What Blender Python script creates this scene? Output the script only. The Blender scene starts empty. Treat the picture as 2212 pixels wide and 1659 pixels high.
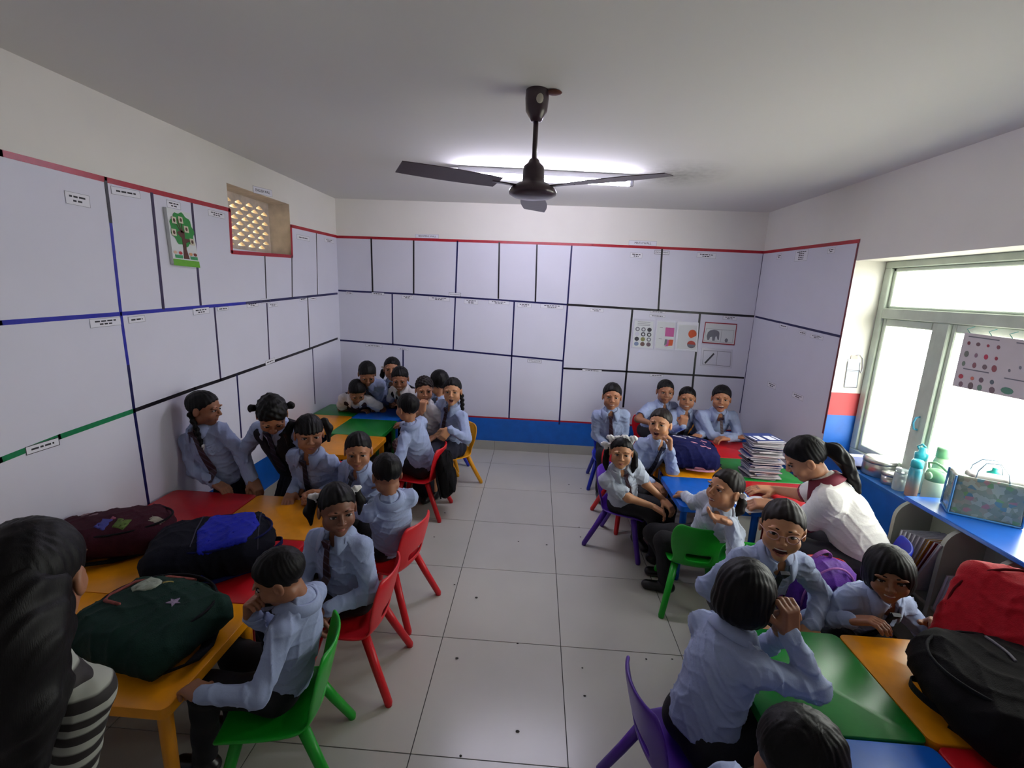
import bpy, bmesh, math, random
import numpy as np
from mathutils import Vector, Matrix, Quaternion
random.seed(7); np.random.seed(7)
scn = bpy.context.scene
COL = scn.collection
rad = math.radians
# ------------------------------------------------------------------ camera
F_PX, PITCH, YAW, ROLL, CAM_H = 987.3, .2048, -.0482, .041, 1.7507
def cam_axes():
    cp, sp, cy, sy, cr, sr = math.cos(PITCH), math.sin(PITCH), math.cos(YAW), math.sin(YAW), math.cos(ROLL), math.sin(ROLL)
    fwd = np.array([sy*cp, cy*cp, -sp]); right = np.array([cy, -sy, 0]); up = np.cross(right, fwd)
    return cr*right+sr*up, -sr*right+cr*up, fwd
C_R, C_U, C_F = cam_axes(); C_M = np.array([C_R, C_U, C_F]); C_O = np.array([0, 0, CAM_H])
cd = bpy.data.cameras.new('camera'); cam = bpy.data.objects.new('camera', cd); COL.objects.link(cam)
cd.sensor_width = 36; cd.lens = F_PX/2212*36; cd.clip_start = .05
cam.matrix_world = Matrix(((C_R[0], C_U[0], -C_F[0], 0), (C_R[1], C_U[1], -C_F[1], 0), (C_R[2], C_U[2], -C_F[2], CAM_H), (0, 0, 0, 1)))
scn.camera = cam
# ------------------------------------------------------------------ world, window daylight, exposure
w = bpy.data.worlds.new('overcast_sky'); scn.world = w; w.use_nodes = True
bg = w.node_tree.nodes['Background']; bg.inputs[0].default_value = (1, .99, .95, 1); bg.inputs[1].default_value = 7.6
pl = bpy.data.lights.new('window_portal', 'AREA'); pl.shape = 'RECTANGLE'; pl.size = 1.4; pl.size_y = 2.12
pl.cycles.is_portal = True
po = bpy.data.objects.new('window_portal', pl); COL.objects.link(po); po.location = (2.5, 2.36, 1.34); po.rotation_euler = (0, rad(90), 0)
vs = scn.view_settings; vs.view_transform = 'Standard'; vs.look = 'None'; vs.gamma = 1; vs.use_curve_mapping = False; vs.exposure = 0.72
# ------------------------------------------------------------------ pixel -> place
XL, XR, YB, ZC, YF = -2.105, 2.198, 4.808, 2.577, -1.3
ZS, XW, WY1, WY0, WZ1 = .64, 2.45, 3.42, 1.3, 2.04     # sill height, window plane, reveal far / near end, window head
def px_at(u, v, ax, val):
    d = C_M.T @ np.array([(u-1106)/F_PX, (829.5-v)/F_PX, 1.]); return C_O+d*((val-C_O[ax])/d[ax])
PX = lambda u, v, x: px_at(u, v, 0, x)
PY = lambda u, v, y: px_at(u, v, 1, y)
PZ = lambda u, v, z: px_at(u, v, 2, z)
def PD(u, v, d): return C_O+d*(C_M.T @ np.array([(u-1106)/F_PX, (829.5-v)/F_PX, 1.]))
# ------------------------------------------------------------------ materials
def lin(c):
    if isinstance(c, str): c = [int(c[i:i+2], 16)/255 for i in (0, 2, 4)]
    return tuple((x/12.92 if x <= .04045 else ((x+.055)/1.055)**2.4) for x in c)
MATS = {}
def mat(name, col, rough=.6, var=.0, vscale=8, bump=0, bscale=60, metal=0, spec=.5, coat=0, trans=0, sss=0, emit=0, stretch=None, fuzz=0):
    if name in MATS: return MATS[name]
    m = bpy.data.materials.new(name); m.use_nodes = True; nt = m.node_tree; b = nt.nodes['Principled BSDF']
    c = lin(col); b.inputs['Base Color'].default_value = (*c, 1); b.inputs['Roughness'].default_value = rough
    b.inputs['Metallic'].default_value = metal; b.inputs['Specular IOR Level'].default_value = spec
    if coat: b.inputs['Coat Weight'].default_value = coat; b.inputs['Coat Roughness'].default_value = .12
    if trans: b.inputs['Transmission Weight'].default_value = trans
    if fuzz: b.inputs['Sheen Weight'].default_value = fuzz
    if sss:
        b.inputs['Subsurface Weight'].default_value = sss; b.inputs['Subsurface Radius'].default_value = (.012, .005, .003); b.inputs['Subsurface Scale'].default_value = 1
    if emit: b.inputs['Emission Color'].default_value = (*c, 1); b.inputs['Emission Strength'].default_value = emit
    if var or bump:
        tc = nt.nodes.new('ShaderNodeTexCoord'); src = tc.outputs['Object']
        if stretch:
            mp = nt.nodes.new('ShaderNodeMapping'); mp.inputs['Scale'].default_value = stretch; nt.links.new(src, mp.inputs[0]); src = mp.outputs[0]
    if var:
        n = nt.nodes.new('ShaderNodeTexNoise'); n.inputs['Scale'].default_value = vscale; n.inputs['Detail'].default_value = 4; nt.links.new(src, n.inputs['Vector'])
        r = nt.nodes.new('ShaderNodeValToRGB'); r.color_ramp.elements[0].position = .3; r.color_ramp.elements[1].position = .7
        r.color_ramp.elements[0].color = (*[x*(1-var) for x in c], 1); r.color_ramp.elements[1].color = (*[min(1, x*(1+var)) for x in c], 1)
        nt.links.new(n.outputs[0], r.inputs[0]); nt.links.new(r.outputs[0], b.inputs['Base Color'])
    if bump:
        n = nt.nodes.new('ShaderNodeTexNoise'); n.inputs['Scale'].default_value = bscale; n.inputs['Detail'].default_value = 3; nt.links.new(src, n.inputs['Vector'])
        bp = nt.nodes.new('ShaderNodeBump'); bp.inputs['Strength'].default_value = bump; bp.inputs['Distance'].default_value = .01
        nt.links.new(n.outputs[0], bp.inputs['Height']); nt.links.new(bp.outputs[0], b.inputs['Normal'])
    MATS[name] = m; return m
def stripe_mat(name, ca, cb, scale, axis=(1, 0, 1), thr=.5, rough=.7, soft=.06, cc=None):
    m = mat(name, ca, rough); nt = m.node_tree; b = nt.nodes['Principled BSDF']
    tc = nt.nodes.new('ShaderNodeTexCoord'); vm = nt.nodes.new('ShaderNodeVectorMath'); vm.operation = 'DOT_PRODUCT'; vm.inputs[1].default_value = [a*scale for a in axis]
    nt.links.new(tc.outputs['Object'], vm.inputs[0]); fr = nt.nodes.new('ShaderNodeMath'); fr.operation = 'FRACT'; nt.links.new(vm.outputs['Value'], fr.inputs[0])
    r = nt.nodes.new('ShaderNodeValToRGB'); e = r.color_ramp.elements; e[0].position = thr-soft; e[1].position = thr+soft
    e[0].color = (*lin(ca), 1); e[1].color = (*lin(cb), 1); nt.links.new(fr.outputs[0], r.inputs[0])
    nt.links.new(r.outputs[0], b.inputs['Base Color']); return m
def plaid_mat(name, base, line, dark, scale):
    m = mat(name, base, .8); nt = m.node_tree; b = nt.nodes['Principled BSDF']; tc = nt.nodes.new('ShaderNodeTexCoord'); prev = None
    for ax, cl in (((1, .25, 0), line), ((0, 0, 1), line), ((.6, .2, .0), dark), ((0, 0, .6), dark)):
        vm = nt.nodes.new('ShaderNodeVectorMath'); vm.operation = 'DOT_PRODUCT'; vm.inputs[1].default_value = [a*scale for a in ax]; nt.links.new(tc.outputs['Object'], vm.inputs[0])
        fr = nt.nodes.new('ShaderNodeMath'); fr.operation = 'FRACT'; nt.links.new(vm.outputs['Value'], fr.inputs[0])
        lt = nt.nodes.new('ShaderNodeMath'); lt.operation = 'LESS_THAN'; lt.inputs[1].default_value = .28; nt.links.new(fr.outputs[0], lt.inputs[0])
        ml = nt.nodes.new('ShaderNodeMath'); ml.operation = 'MULTIPLY'; ml.inputs[1].default_value = .55; nt.links.new(lt.outputs[0], ml.inputs[0])
        mx = nt.nodes.new('ShaderNodeMix'); mx.data_type = 'RGBA'; nt.links.new(ml.outputs[0], mx.inputs[0])
        if prev: nt.links.new(prev, mx.inputs[6])
        else: mx.inputs[6].default_value = (*lin(base), 1)
        mx.inputs[7].default_value = (*lin(cl), 1); prev = mx.outputs[2]
    nt.links.new(prev, b.inputs['Base Color']); return m
# ------------------------------------------------------------------ object helpers
def tag(o, label=None, cat=None, group=None, kind=None):
    if label: o['label'] = label
    if cat: o['category'] = cat
    if group: o['group'] = group
    if kind: o['kind'] = kind
    return o
def empty(name, loc=(0, 0, 0), rz=0, label=None, cat=None, group=None):
    o = bpy.data.objects.new(name, None); COL.objects.link(o); o.location = loc; o.rotation_euler = (0, 0, rz); o.empty_display_size = .05
    return tag(o, label, cat, group)
def put(name, me, mats=None, parent=None, smooth=False, loc=None):
    o = bpy.data.objects.new(name, me); COL.objects.link(o)
    if mats is not None:
        for m in (mats if isinstance(mats, (list, tuple)) else [mats]): me.materials.append(m)
    if parent is not None: o.parent = parent
    if loc is not None: o.location = loc
    if smooth: me.polygons.foreach_set('use_smooth', [True]*len(me.polygons))
    return o
def raw(name, V, Fc, mats=None, parent=None, smooth=False, loc=None, midx=None):
    me = bpy.data.meshes.new(name); me.from_pydata([tuple(map(float, v)) for v in V], [], [tuple(map(int, f)) for f in Fc]); me.update()
    o = put(name, me, mats, parent, smooth, loc)
    if midx is not None: me.polygons.foreach_set('material_index', midx)
    return o
class MB:
    """collects shapes, each with a material index, into one mesh"""
    def __init__(s): s.v = []; s.f = []; s.m = []
    def _add(s, v, f, mi=0):
        n = len(s.v); s.v += [tuple(map(float, p)) for p in v]; s.f += [tuple(i+n for i in q) for q in f]; s.m += [mi]*len(f); return s
    def box(s, lo, hi, mi=0, M=None, bev=0):
        lo = np.array(lo, float); hi = np.array(hi, float); lo, hi = np.minimum(lo, hi), np.maximum(lo, hi)
        if bev:
            b = min(bev, *((hi-lo)/2.01)); v = []
            for sx in (0, 1):
                for sy in (0, 1):
                    for sz in (0, 1):
                        c = np.where([sx, sy, sz], hi, lo); d = np.where([sx, sy, sz], -b, b)
                        for ax in range(3): p = c+d; p[ax] = c[ax]; v.append(p)
            from itertools import product
            bm = bmesh.new(); vs_ = [bm.verts.new(p) for p in v]; r = bmesh.ops.convex_hull(bm, input=vs_); bm.verts.index_update()
            bmesh.ops.dissolve_limit(bm, angle_limit=.02, verts=bm.verts, edges=bm.edges); bm.verts.index_update()
            vv = [np.array(q.co) for q in bm.verts]; ff = [[q.index for q in f.verts] for f in bm.faces]; bm.free()
        else:
            vv = [np.array([x, y, z]) for x in (lo[0], hi[0]) for y in (lo[1], hi[1]) for z in (lo[2], hi[2])]
            ff = [(0, 1, 3, 2), (4, 6, 7, 5), (0, 4, 5, 1), (2, 3, 7, 6), (0, 2, 6, 4), (1, 5, 7, 3)]
        if M is not None: vv = [np.array(M @ Vector(p)) for p in vv]
        return s._add(vv, ff, mi)
    def quadbox(s, p, n, t, mi=0):
        """a flat slab from four corners, thickness t along n"""
        p = [np.array(q, float) for q in p]; n = np.array(n, float); k = len(p); v = p+[q+n*t for q in p]
        f = [tuple(range(k))[::-1], tuple(range(k, 2*k))]+[(i, (i+1) % k, k+(i+1) % k, k+i) for i in range(k)]
        return s._add(v, f, mi)
    def tube(s, pts, r, mi=0, n=8, cap=True, flat=None):
        pts = [np.array(p, float) for p in pts]; k = len(pts); rs = r if isinstance(r, (list, tuple)) else [r]*k
        V = []; prev = None
        for i in range(k):
            t = pts[min(i+1, k-1)]-pts[max(i-1, 0)]; t = t/(np.linalg.norm(t)+1e-9)
            if prev is None:
                a = np.array([0, 0, 1.]) if abs(t[2]) < .9 else np.array([1., 0, 0]); prev = np.cross(t, a)
            u = prev-t*np.dot(prev, t); u /= np.linalg.norm(u)+1e-9; prev = u; w_ = np.cross(t, u)
            for j in range(n):
                a = 2*math.pi*j/n; q = (flat or 1); V.append(pts[i]+rs[i]*(math.cos(a)*u+math.sin(a)*w_*q))
        Fc = [(i*n+j, i*n+(j+1) % n, (i+1)*n+(j+1) % n, (i+1)*n+j) for i in range(k-1) for j in range(n)]
        if cap: Fc += [tuple(range(n))[::-1], tuple((k-1)*n+j for j in range(n))]
        return s._add(V, Fc, mi)
    def strip(s, pts, side, wd, t, up, mi=0):
        """flat strap along pts: half width wd along side, thickness t along up (vector or list)"""
        V = []; k = len(pts); g = lambda a, i: np.array(a[i] if isinstance(a, list) else a, float)
        for i, p in enumerate(pts):
            p = np.array(p, float); a = g(side, i); b = g(up, i); ww = wd[i] if isinstance(wd, (list, tuple)) else wd
            V += [p-a*ww, p+a*ww, p+a*ww+b*t, p-a*ww+b*t]
        Fc = [(i*4+j, i*4+(j+1) % 4, i*4+4+(j+1) % 4, i*4+4+j) for i in range(k-1) for j in range(4)]+[(3, 2, 1, 0), tuple(4*(k-1)+j for j in range(4))]
        return s._add(V, Fc, mi)
    def lathe(s, prof, mi=0, n=24, c=(0, 0, 0), ax=2):
        V = []; c = np.array(c, float)
        for r, z in prof:
            for j in range(n):
                a = 2*math.pi*j/n; p = np.array([r*math.cos(a), r*math.sin(a), z]); V.append(c+(p if ax == 2 else p[[2, 0, 1]] if ax == 0 else p[[1, 2, 0]]))
        k = len(prof); Fc = [(i*n+j, i*n+(j+1) % n, (i+1)*n+(j+1) % n, (i+1)*n+j) for i in range(k-1) for j in range(n)]
        Fc += [tuple(range(n))[::-1], tuple((k-1)*n+j for j in range(n))]
        return s._add(V, Fc, mi)
    def ell(s, c, r, R=None, mi=0, nu=14, nv=10, mi2=None, cap=.0):
        c = np.array(c, float); r = np.array(r, float); R = np.eye(3) if R is None else np.array(R); V = [c+R@(r*np.array([0, 1, 0]))]
        for i in range(1, nv):
            a = math.pi*i/nv
            for j in range(nu):
                b = 2*math.pi*j/nu; V.append(c+R@(r*np.array([math.sin(a)*math.cos(b), math.cos(a), math.sin(a)*math.sin(b)])))
        V.append(c-R@(r*np.array([0, 1, 0]))); L = len(V)-1; Fc = []; M_ = []
        for j in range(nu): Fc.append((0, 1+(j+1) % nu, 1+j)); M_.append(0)
        for i in range(nv-2):
            for j in range(nu): a = 1+i*nu; Fc.append((a+j, a+(j+1) % nu, a+nu+(j+1) % nu, a+nu+j)); M_.append(i+1)
        for j in range(nu): a = 1+(nv-2)*nu; Fc.append((a+j, a+(j+1) % nu, L)); M_.append(nv)
        n0 = len(s.m); s._add(V, Fc, mi)
        if mi2 is not None:
            for q, ring in enumerate(M_):
                if ring < cap: s.m[n0+q] = mi2
        return s
    def build(s, name, mats, parent=None, smooth=False, loc=None):
        o = raw(name, s.v, s.f, mats, parent, smooth, loc, s.m); return o
def autosmooth(o, ang=40):
    me = o.data; me.polygons.foreach_set('use_smooth', [True]*len(me.polygons))
    bm = bmesh.new(); bm.from_mesh(me); bmesh.ops.recalc_face_normals(bm, faces=bm.faces)
    for e in bm.edges:
        if len(e.link_faces) == 2 and e.calc_face_angle(0) > rad(ang): e.smooth = False
    bm.to_mesh(me); bm.free(); return o
def copy_tree(o, parent=None):
    c = o.copy(); COL.objects.link(c); c.parent = parent
    for ch in list(o.children): copy_tree(ch, c)
    return c
def text_mesh(txt, size, name='lettering', font=None):
    cu = bpy.data.curves.new(name, 'FONT'); cu.body = txt; cu.size = size; cu.align_x = 'CENTER'; cu.align_y = 'CENTER'; cu.extrude = .0004; cu.resolution_u = 2
    o = bpy.data.objects.new(name, cu); me = bpy.data.meshes.new_from_object(o); bpy.data.objects.remove(o); bpy.data.curves.remove(cu); me.name = name; return me
def frame_mat(o, ex, ey, ez):
    return Matrix(((ex[0], ey[0], ez[0], o[0]), (ex[1], ey[1], ez[1], o[1]), (ex[2], ey[2], ez[2], o[2]), (0, 0, 0, 1)))
# ------------------------------------------------------------------ implicit shapes -> mesh (surface nets)
def nrm(v): v = np.array(v, float); return v/(np.linalg.norm(v)+1e-12)
class SDF:
    def __init__(s): s.p = []; s.blo = np.full(3, 9e9); s.bhi = np.full(3, -9e9)
    def _u(s, lo, hi, fn, k, op):
        lo = np.array(lo, float); hi = np.array(hi, float)
        if op == 'u': s.blo = np.minimum(s.blo, lo); s.bhi = np.maximum(s.bhi, hi)
        s.p.append((op, k, lo, hi, fn)); return s
    def cone(s, a, b, ra, rb, k=.02, op='u', sq=None):
        a = np.array(a, float); b = np.array(b, float); ab = b-a; L2 = ab@ab+1e-12; rm = max(ra, rb)
        if sq is not None: wx, q = nrm(sq[0]), sq[1]
        def fn(X, Y, Z):
            px, py, pz = X-a[0], Y-a[1], Z-a[2]
            if sq is not None:
                e = (px*wx[0]+py*wx[1]+pz*wx[2])*(q-1); px = px+wx[0]*e; py = py+wx[1]*e; pz = pz+wx[2]*e
            t = np.clip((px*ab[0]+py*ab[1]+pz*ab[2])/L2, 0, 1)
            return (np.sqrt((px-t*ab[0])**2+(py-t*ab[1])**2+(pz-t*ab[2])**2)-(ra+t*(rb-ra)))/(q**.5 if sq is not None and q > 1 else 1)
        return s._u(np.minimum(a, b)-rm, np.maximum(a, b)+rm, fn, k, op)
    def ell(s, c, r, R=None, k=.02, op='u'):
        c = np.array(c, float); r = np.array(r, float)*np.ones(3); R = np.eye(3) if R is None else np.array(R); ext = np.sqrt(((R*r)**2).sum(1))
        def fn(X, Y, Z):
            x, y, z = X-c[0], Y-c[1], Z-c[2]
            u = (x*R[0, 0]+y*R[1, 0]+z*R[2, 0])/r[0]; v = (x*R[0, 1]+y*R[1, 1]+z*R[2, 1])/r[1]; w_ = (x*R[0, 2]+y*R[1, 2]+z*R[2, 2])/r[2]
            k0 = np.sqrt(u*u+v*v+w_*w_); k1 = np.sqrt((u/r[0])**2+(v/r[1])**2+(w_/r[2])**2)+1e-9
            return k0*(k0-1)/k1
        return s._u(c-ext, c+ext, fn, k, op)
    def box(s, c, half, R=None, rnd=.01, k=.01, op='u'):
        c = np.array(c, float); h = np.array(half, float); R = np.eye(3) if R is None else np.array(R); ext = np.abs(R)@h
        def fn(X, Y, Z):
            x, y, z = X-c[0], Y-c[1], Z-c[2]
            q = [abs(x*R[0, i]+y*R[1, i]+z*R[2, i])-(h[i]-rnd) for i in range(3)]
            return np.sqrt(sum(np.maximum(t, 0)**2 for t in q))+np.minimum(np.maximum(np.maximum(q[0], q[1]), q[2]), 0)-rnd
        return s._u(c-ext, c+ext, fn, k, op)
    def plane(s, p, n, k=.004):
        """cut away the side n points to"""
        p = np.array(p, float); n = nrm(n)
        return s._u([-99]*3, [99]*3, lambda X, Y, Z: (X-p[0])*n[0]+(Y-p[1])*n[1]+(Z-p[2])*n[2], k, 'i')
    def disp(s, fn): return s._u([-99]*3, [99]*3, fn, 0, 'd')
    def solve(s, h):
        lo = s.blo-3*h; n = np.ceil((s.bhi+3*h-lo)/h).astype(int)+1
        ax = [(lo[i]+h*np.arange(n[i])).astype(np.float32) for i in range(3)]; D = np.full(n, 1., np.float32)
        for op, k, l, hh_, fn in s.p:
            pad = k+3*h; i0 = np.clip(np.floor((l-pad-lo)/h), 0, n-1).astype(int); i1 = np.clip(np.ceil((hh_+pad-lo)/h)+1, 1, n).astype(int)
            if (i1 <= i0).any(): continue
            sl = tuple(slice(i0[i], i1[i]) for i in range(3))
            d2 = fn(ax[0][sl[0]][:, None, None], ax[1][sl[1]][None, :, None], ax[2][sl[2]][None, None, :]); d = D[sl]
            if op == 'd': D[sl] = d+d2*(np.abs(d) < .06); continue
            if op == 'u':
                t = np.clip(.5+.5*(d-d2)/max(k, 1e-6), 0, 1); D[sl] = d*(1-t)+d2*t-k*t*(1-t)
            else:
                if op == 's': d2 = -d2
                t = np.clip(.5-.5*(d-d2)/max(k, 1e-6), 0, 1); D[sl] = d*(1-t)+d2*t+k*t*(1-t)
        s.D, s.lo, s.h = D, lo, h; return s
    def net(s, h): s.solve(h); return s.extract(s.D)
    def panel(s, lift, prism):
        """a patch of this shape's skin, lifted, inside the prism function"""
        n = s.D.shape; X, Y, Z = [(s.lo[i]+s.h*np.arange(n[i])) for i in range(3)]
        q = prism(X[:, None, None], Y[None, :, None], Z[None, None, :]); return s.extract(np.maximum(np.maximum(s.D-lift, q), -(s.D+.006)).astype(np.float32))
    def extract(s, D):
        sg = D < 0; n = np.array(D.shape)
        cs = sum(sg[dx:n[0]-1+dx, dy:n[1]-1+dy, dz:n[2]-1+dz].astype(np.int8) for dx in (0, 1) for dy in (0, 1) for dz in (0, 1))
        I = np.argwhere((cs > 0) & (cs < 8)); ids = np.full(n-1, -1, np.int64); ids[tuple(I.T)] = np.arange(len(I))
        cr = np.array([(dx, dy, dz) for dx in (0, 1) for dy in (0, 1) for dz in (0, 1)]); val = np.stack([D[tuple((I+c).T)] for c in cr], 1)
        acc = np.zeros((len(I), 3)); cnt = np.zeros(len(I))
        for a in range(8):
            for b in range(a+1, 8):
                if np.abs(cr[a]-cr[b]).sum() != 1: continue
                va, vb = val[:, a], val[:, b]; x = (va < 0) != (vb < 0); t = np.where(x, va/(va-vb+1e-12), 0)
                acc += np.where(x[:, None], cr[a]+t[:, None]*(cr[b]-cr[a]), 0); cnt += x
        V = s.lo+s.h*(I+acc/cnt[:, None]); Fs = []
        for ax in range(3):
            o1, o2 = [(1, 2), (2, 0), (0, 1)][ax]; e = np.zeros(3, int); e[ax] = 1; a = np.zeros(3, int); a[o1] = 1; b = np.zeros(3, int); b[o2] = 1
            s0 = sg[:n[0]-e[0], :n[1]-e[1], :n[2]-e[2]]; s1 = sg[e[0]:, e[1]:, e[2]:]
            J = np.argwhere(s0 != s1); J = J[((J > 0) | (np.arange(3) == ax)).all(1) & (J < n-1).all(1)]
            if not len(J): continue
            q = np.stack([ids[tuple((J-a-b).T)], ids[tuple((J-b).T)], ids[tuple(J.T)], ids[tuple((J-a).T)]], 1)
            fl = s0[tuple(J.T)]; q[~fl] = q[~fl][:, ::-1]; Fs.append(q)
        Fq = np.concatenate(Fs); Fq = Fq[(Fq >= 0).all(1)]; return V, Fq
    def sample(s, P):
        q = np.clip((np.array(P)-s.lo)/s.h, 0, np.array(s.D.shape)-1.001); i = q.astype(int); t = q-i; r = 0
        for dx in (0, 1):
            for dy in (0, 1):
                for dz in (0, 1):
                    r = r+s.D[i[..., 0]+dx, i[..., 1]+dy, i[..., 2]+dz]*(t[..., 0] if dx else 1-t[..., 0])*(t[..., 1] if dy else 1-t[..., 1])*(t[..., 2] if dz else 1-t[..., 2])
        return r
    def ray(s, o, d, L=.4):
        """first surface point from o along d"""
        ts = np.arange(0, L, .002); P = np.array(o)+ts[:, None]*np.array(d); v = s.sample(P); k = np.argmax(v < 0)
        return P[k] if (v < 0).any() else None
def numesh(name, V, Fq, mats, parent=None, off=None, smooth=True):
    me = bpy.data.meshes.new(name); V = np.asarray(V, np.float32)
    if off is not None: V = V-np.asarray(off, np.float32)
    Fq = np.asarray(Fq, np.int32); k = Fq.shape[1]
    me.vertices.add(len(V)); me.vertices.foreach_set('co', V.ravel()); me.loops.add(Fq.size); me.loops.foreach_set('vertex_index', Fq.ravel())
    me.polygons.add(len(Fq)); me.polygons.foreach_set('loop_start', np.arange(0, Fq.size, k, dtype=np.int32))
    me.polygons.foreach_set('use_smooth', np.ones(len(Fq), bool)); me.update(calc_edges=True)
    return put(name, me, mats, parent)
def cat(parts):
    V = []; Fq = []; n = 0
    for v, f in parts: V.append(v); Fq.append(f+n); n += len(v)
    return np.concatenate(V), np.concatenate(Fq)
# ================================================================== SETTING
M_wall = mat('wall_cream_paint', 'e6e3dc', .85, .02, 3, .05, 40)
M_ceil = mat('ceiling_paint', 'e4e3e0', .9, .02, 2, .05, 30)
M_sheet = mat('display_sheet_white', 'd9d9e6', .5, .015, 4)
M_blue = mat('blue_wall_paint', '0a5eb8', .45, .1, 12)
M_redp = mat('red_band_paint', 'b03038', .5, .08, 10)
M_grout = mat('grout', '3a3936', .9)
M_skirt = mat('skirting_tile', 'a9a89e', .35, .05, 6)
def struct(name, mb, mats, parent=None, smooth=False):
    o = mb.build(name, mats, parent, smooth)
    if parent is None: o['kind'] = 'structure'
    return o
# floor: slab with laid tiles
floor = struct('floor', MB().box((XL-.3, YF-.3, -.12), (XW+.3, YB+.3, -.004)), M_grout)
def tile_mat():
    m = mat('floor_tile_ivory', 'b9b8ae', .22, spec=.5); nt = m.node_tree; b = nt.nodes['Principled BSDF']
    g = nt.nodes.new('ShaderNodeNewGeometry'); n = nt.nodes.new('ShaderNodeTexNoise'); n.inputs['Scale'].default_value = 1.6; n.inputs['Detail'].default_value = 4; n.inputs['Roughness'].default_value = .5
    nt.links.new(g.outputs['Position'], n.inputs['Vector']); r = nt.nodes.new('ShaderNodeValToRGB'); r.color_ramp.elements[0].position = .25; r.color_ramp.elements[1].position = .75
    r.color_ramp.elements[0].color = (*lin('b4b3aa'), 1); r.color_ramp.elements[1].color = (*lin('bebdb4'), 1); nt.links.new(n.outputs[0], r.inputs[0]); nt.links.new(r.outputs[0], b.inputs['Base Color'])
    r2 = nt.nodes.new('ShaderNodeMapRange'); r2.inputs[3].default_value = .2; r2.inputs[4].default_value = .3; nt.links.new(n.outputs[0], r2.inputs[0]); nt.links.new(r2.outputs[0], b.inputs['Roughness']); return m
M_tile = tile_mat()
xs = [XL]+[-.397+.6*k for k in range(-2, 5)]+[XR]; ys = [YF]+[1.40+.6*k for k in range(-4, 6)]+[YB]
for i in range(len(xs)-1):
    for j in range(len(ys)-1):
        g = .002
        MB().box((xs[i]+g, ys[j]+g, -.004), (xs[i+1]-g, ys[j+1]-g, random.uniform(-.0002, .0002))).build('tile', M_tile, floor)
# ceiling with a grey mould stain near the lamp
def ceil_mat():
    m = mat('ceiling_stained', 'e4e3e0', .9); nt = m.node_tree; b = nt.nodes['Principled BSDF']; g = nt.nodes.new('ShaderNodeNewGeometry')
    d = nt.nodes.new('ShaderNodeVectorMath'); d.operation = 'DISTANCE'; c = PZ(1455, 378, ZC); d.inputs[1].default_value = tuple(c); nt.links.new(g.outputs['Position'], d.inputs[0])
    n = nt.nodes.new('ShaderNodeTexNoise'); n.inputs['Scale'].default_value = 22; n.inputs['Detail'].default_value = 6; nt.links.new(g.outputs['Position'], n.inputs['Vector'])
    mr = nt.nodes.new('ShaderNodeMapRange'); mr.inputs[1].default_value = .05; mr.inputs[2].default_value = .42; mr.inputs[3].default_value = .75; mr.inputs[4].default_value = 0; nt.links.new(d.outputs['Value'], mr.inputs[0])
    ml = nt.nodes.new('ShaderNodeMath'); ml.operation = 'MULTIPLY'; nt.links.new(mr.outputs[0], ml.inputs[0]); nt.links.new(n.outputs[0], ml.inputs[1])
    mx = nt.nodes.new('ShaderNodeMix'); mx.data_type = 'RGBA'; mx.inputs[6].default_value = (*lin('e4e3e0'), 1); mx.inputs[7].default_value = (*lin('6f6f66'), 1)
    nt.links.new(ml.outputs[0], mx.inputs[0]); nt.links.new(mx.outputs[2], b.inputs['Base Color']); return m
ceiling = struct('ceiling', MB().box((XL-.3, YF-.3, ZC), (XW+.3, YB+.3, ZC+.15)), ceil_mat())
# walls
wall_back = struct('wall_back', MB().box((XL-.3, YB, -.1), (XW+.3, YB+.2, ZC)), M_wall)
struct('wall_front', MB().box((XL-.3, YF-.2, -.1), (XW+.3, YF, ZC)), M_wall)
V00, V10, V11, V01 = PX(490, 401, XL), PX(627, 437, XL), PX(628, 550, XL), PX(500, 541, XL)
VY0, VY1, VZ0, VZ1 = (V00[1]+V01[1])/2, (V10[1]+V11[1])/2, (V01[2]+V11[2])/2, (V00[2]+V10[2])/2
TW = .25
wl = MB().box((XL-TW, YF-.2, -.1), (XL, VY0, ZC)).box((XL-TW, VY1, -.1), (XL, YB, ZC)).box((XL-TW, VY0, -.1), (XL, VY1, VZ0)).box((XL-TW, VY0, VZ1), (XL, VY1, ZC))
wall_left = struct('wall_left', wl, M_wall)
wr = MB().box((XR, YF-.2, -.1), (XW+.1, WY0, ZC)).box((XR, WY1, -.1), (XW+.1, YB, ZC)).box((XR, WY0, -.1), (XW+.1, WY1, ZS)).box((XR, WY0, WZ1), (XW+.1, WY1, ZC))
wall_right = struct('wall_right', wr, M_wall)
# painted bands
def band(name, parent, lo, hi, m): return MB().box(lo, hi).build(name, m, parent)
band('blue_band', wall_back, (XL, YB-.0015, .10), (XR, YB, .36), M_blue)
band('blue_band', wall_left, (XL, YF, .10), (XL+.0015, YB, .36), M_blue)
band('blue_band', wall_right, (XR-.0015, WY1, .10), (XR, YB, .36), M_blue)
band('blue_band', wall_right, (XR-.0015, YF, .10), (XR, WY1, ZS), M_blue)
band('blue_band', wall_right, (XR-.0015, WY1-.0015, ZS), (XW-.03, WY1, .930), M_blue)
band('red_band', wall_right, (XR-.0015, WY1-.0015, .930), (XW-.01, WY1, 1.10), M_redp)
M_sill = mat('sill_blue_paint', '1560ae', .4, .1, 15)
band('sill_top', wall_right, (XR-.012, WY0, ZS-.02), (XW-.02, WY1, ZS+.002), M_sill)
for nm, lo, hi in (('baseboard_back', (XL, YB-.012, 0), (XR, YB, .10)), ('baseboard_left', (XL, YF, 0), (XL+.012, YB-.012, .10)), ('baseboard_right', (XR-.012, YF, 0), (XR, YB-.012, .10))):
    struct(nm, MB().box(lo, hi), M_skirt)
bb = bpy.data.objects['baseboard_back']
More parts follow.
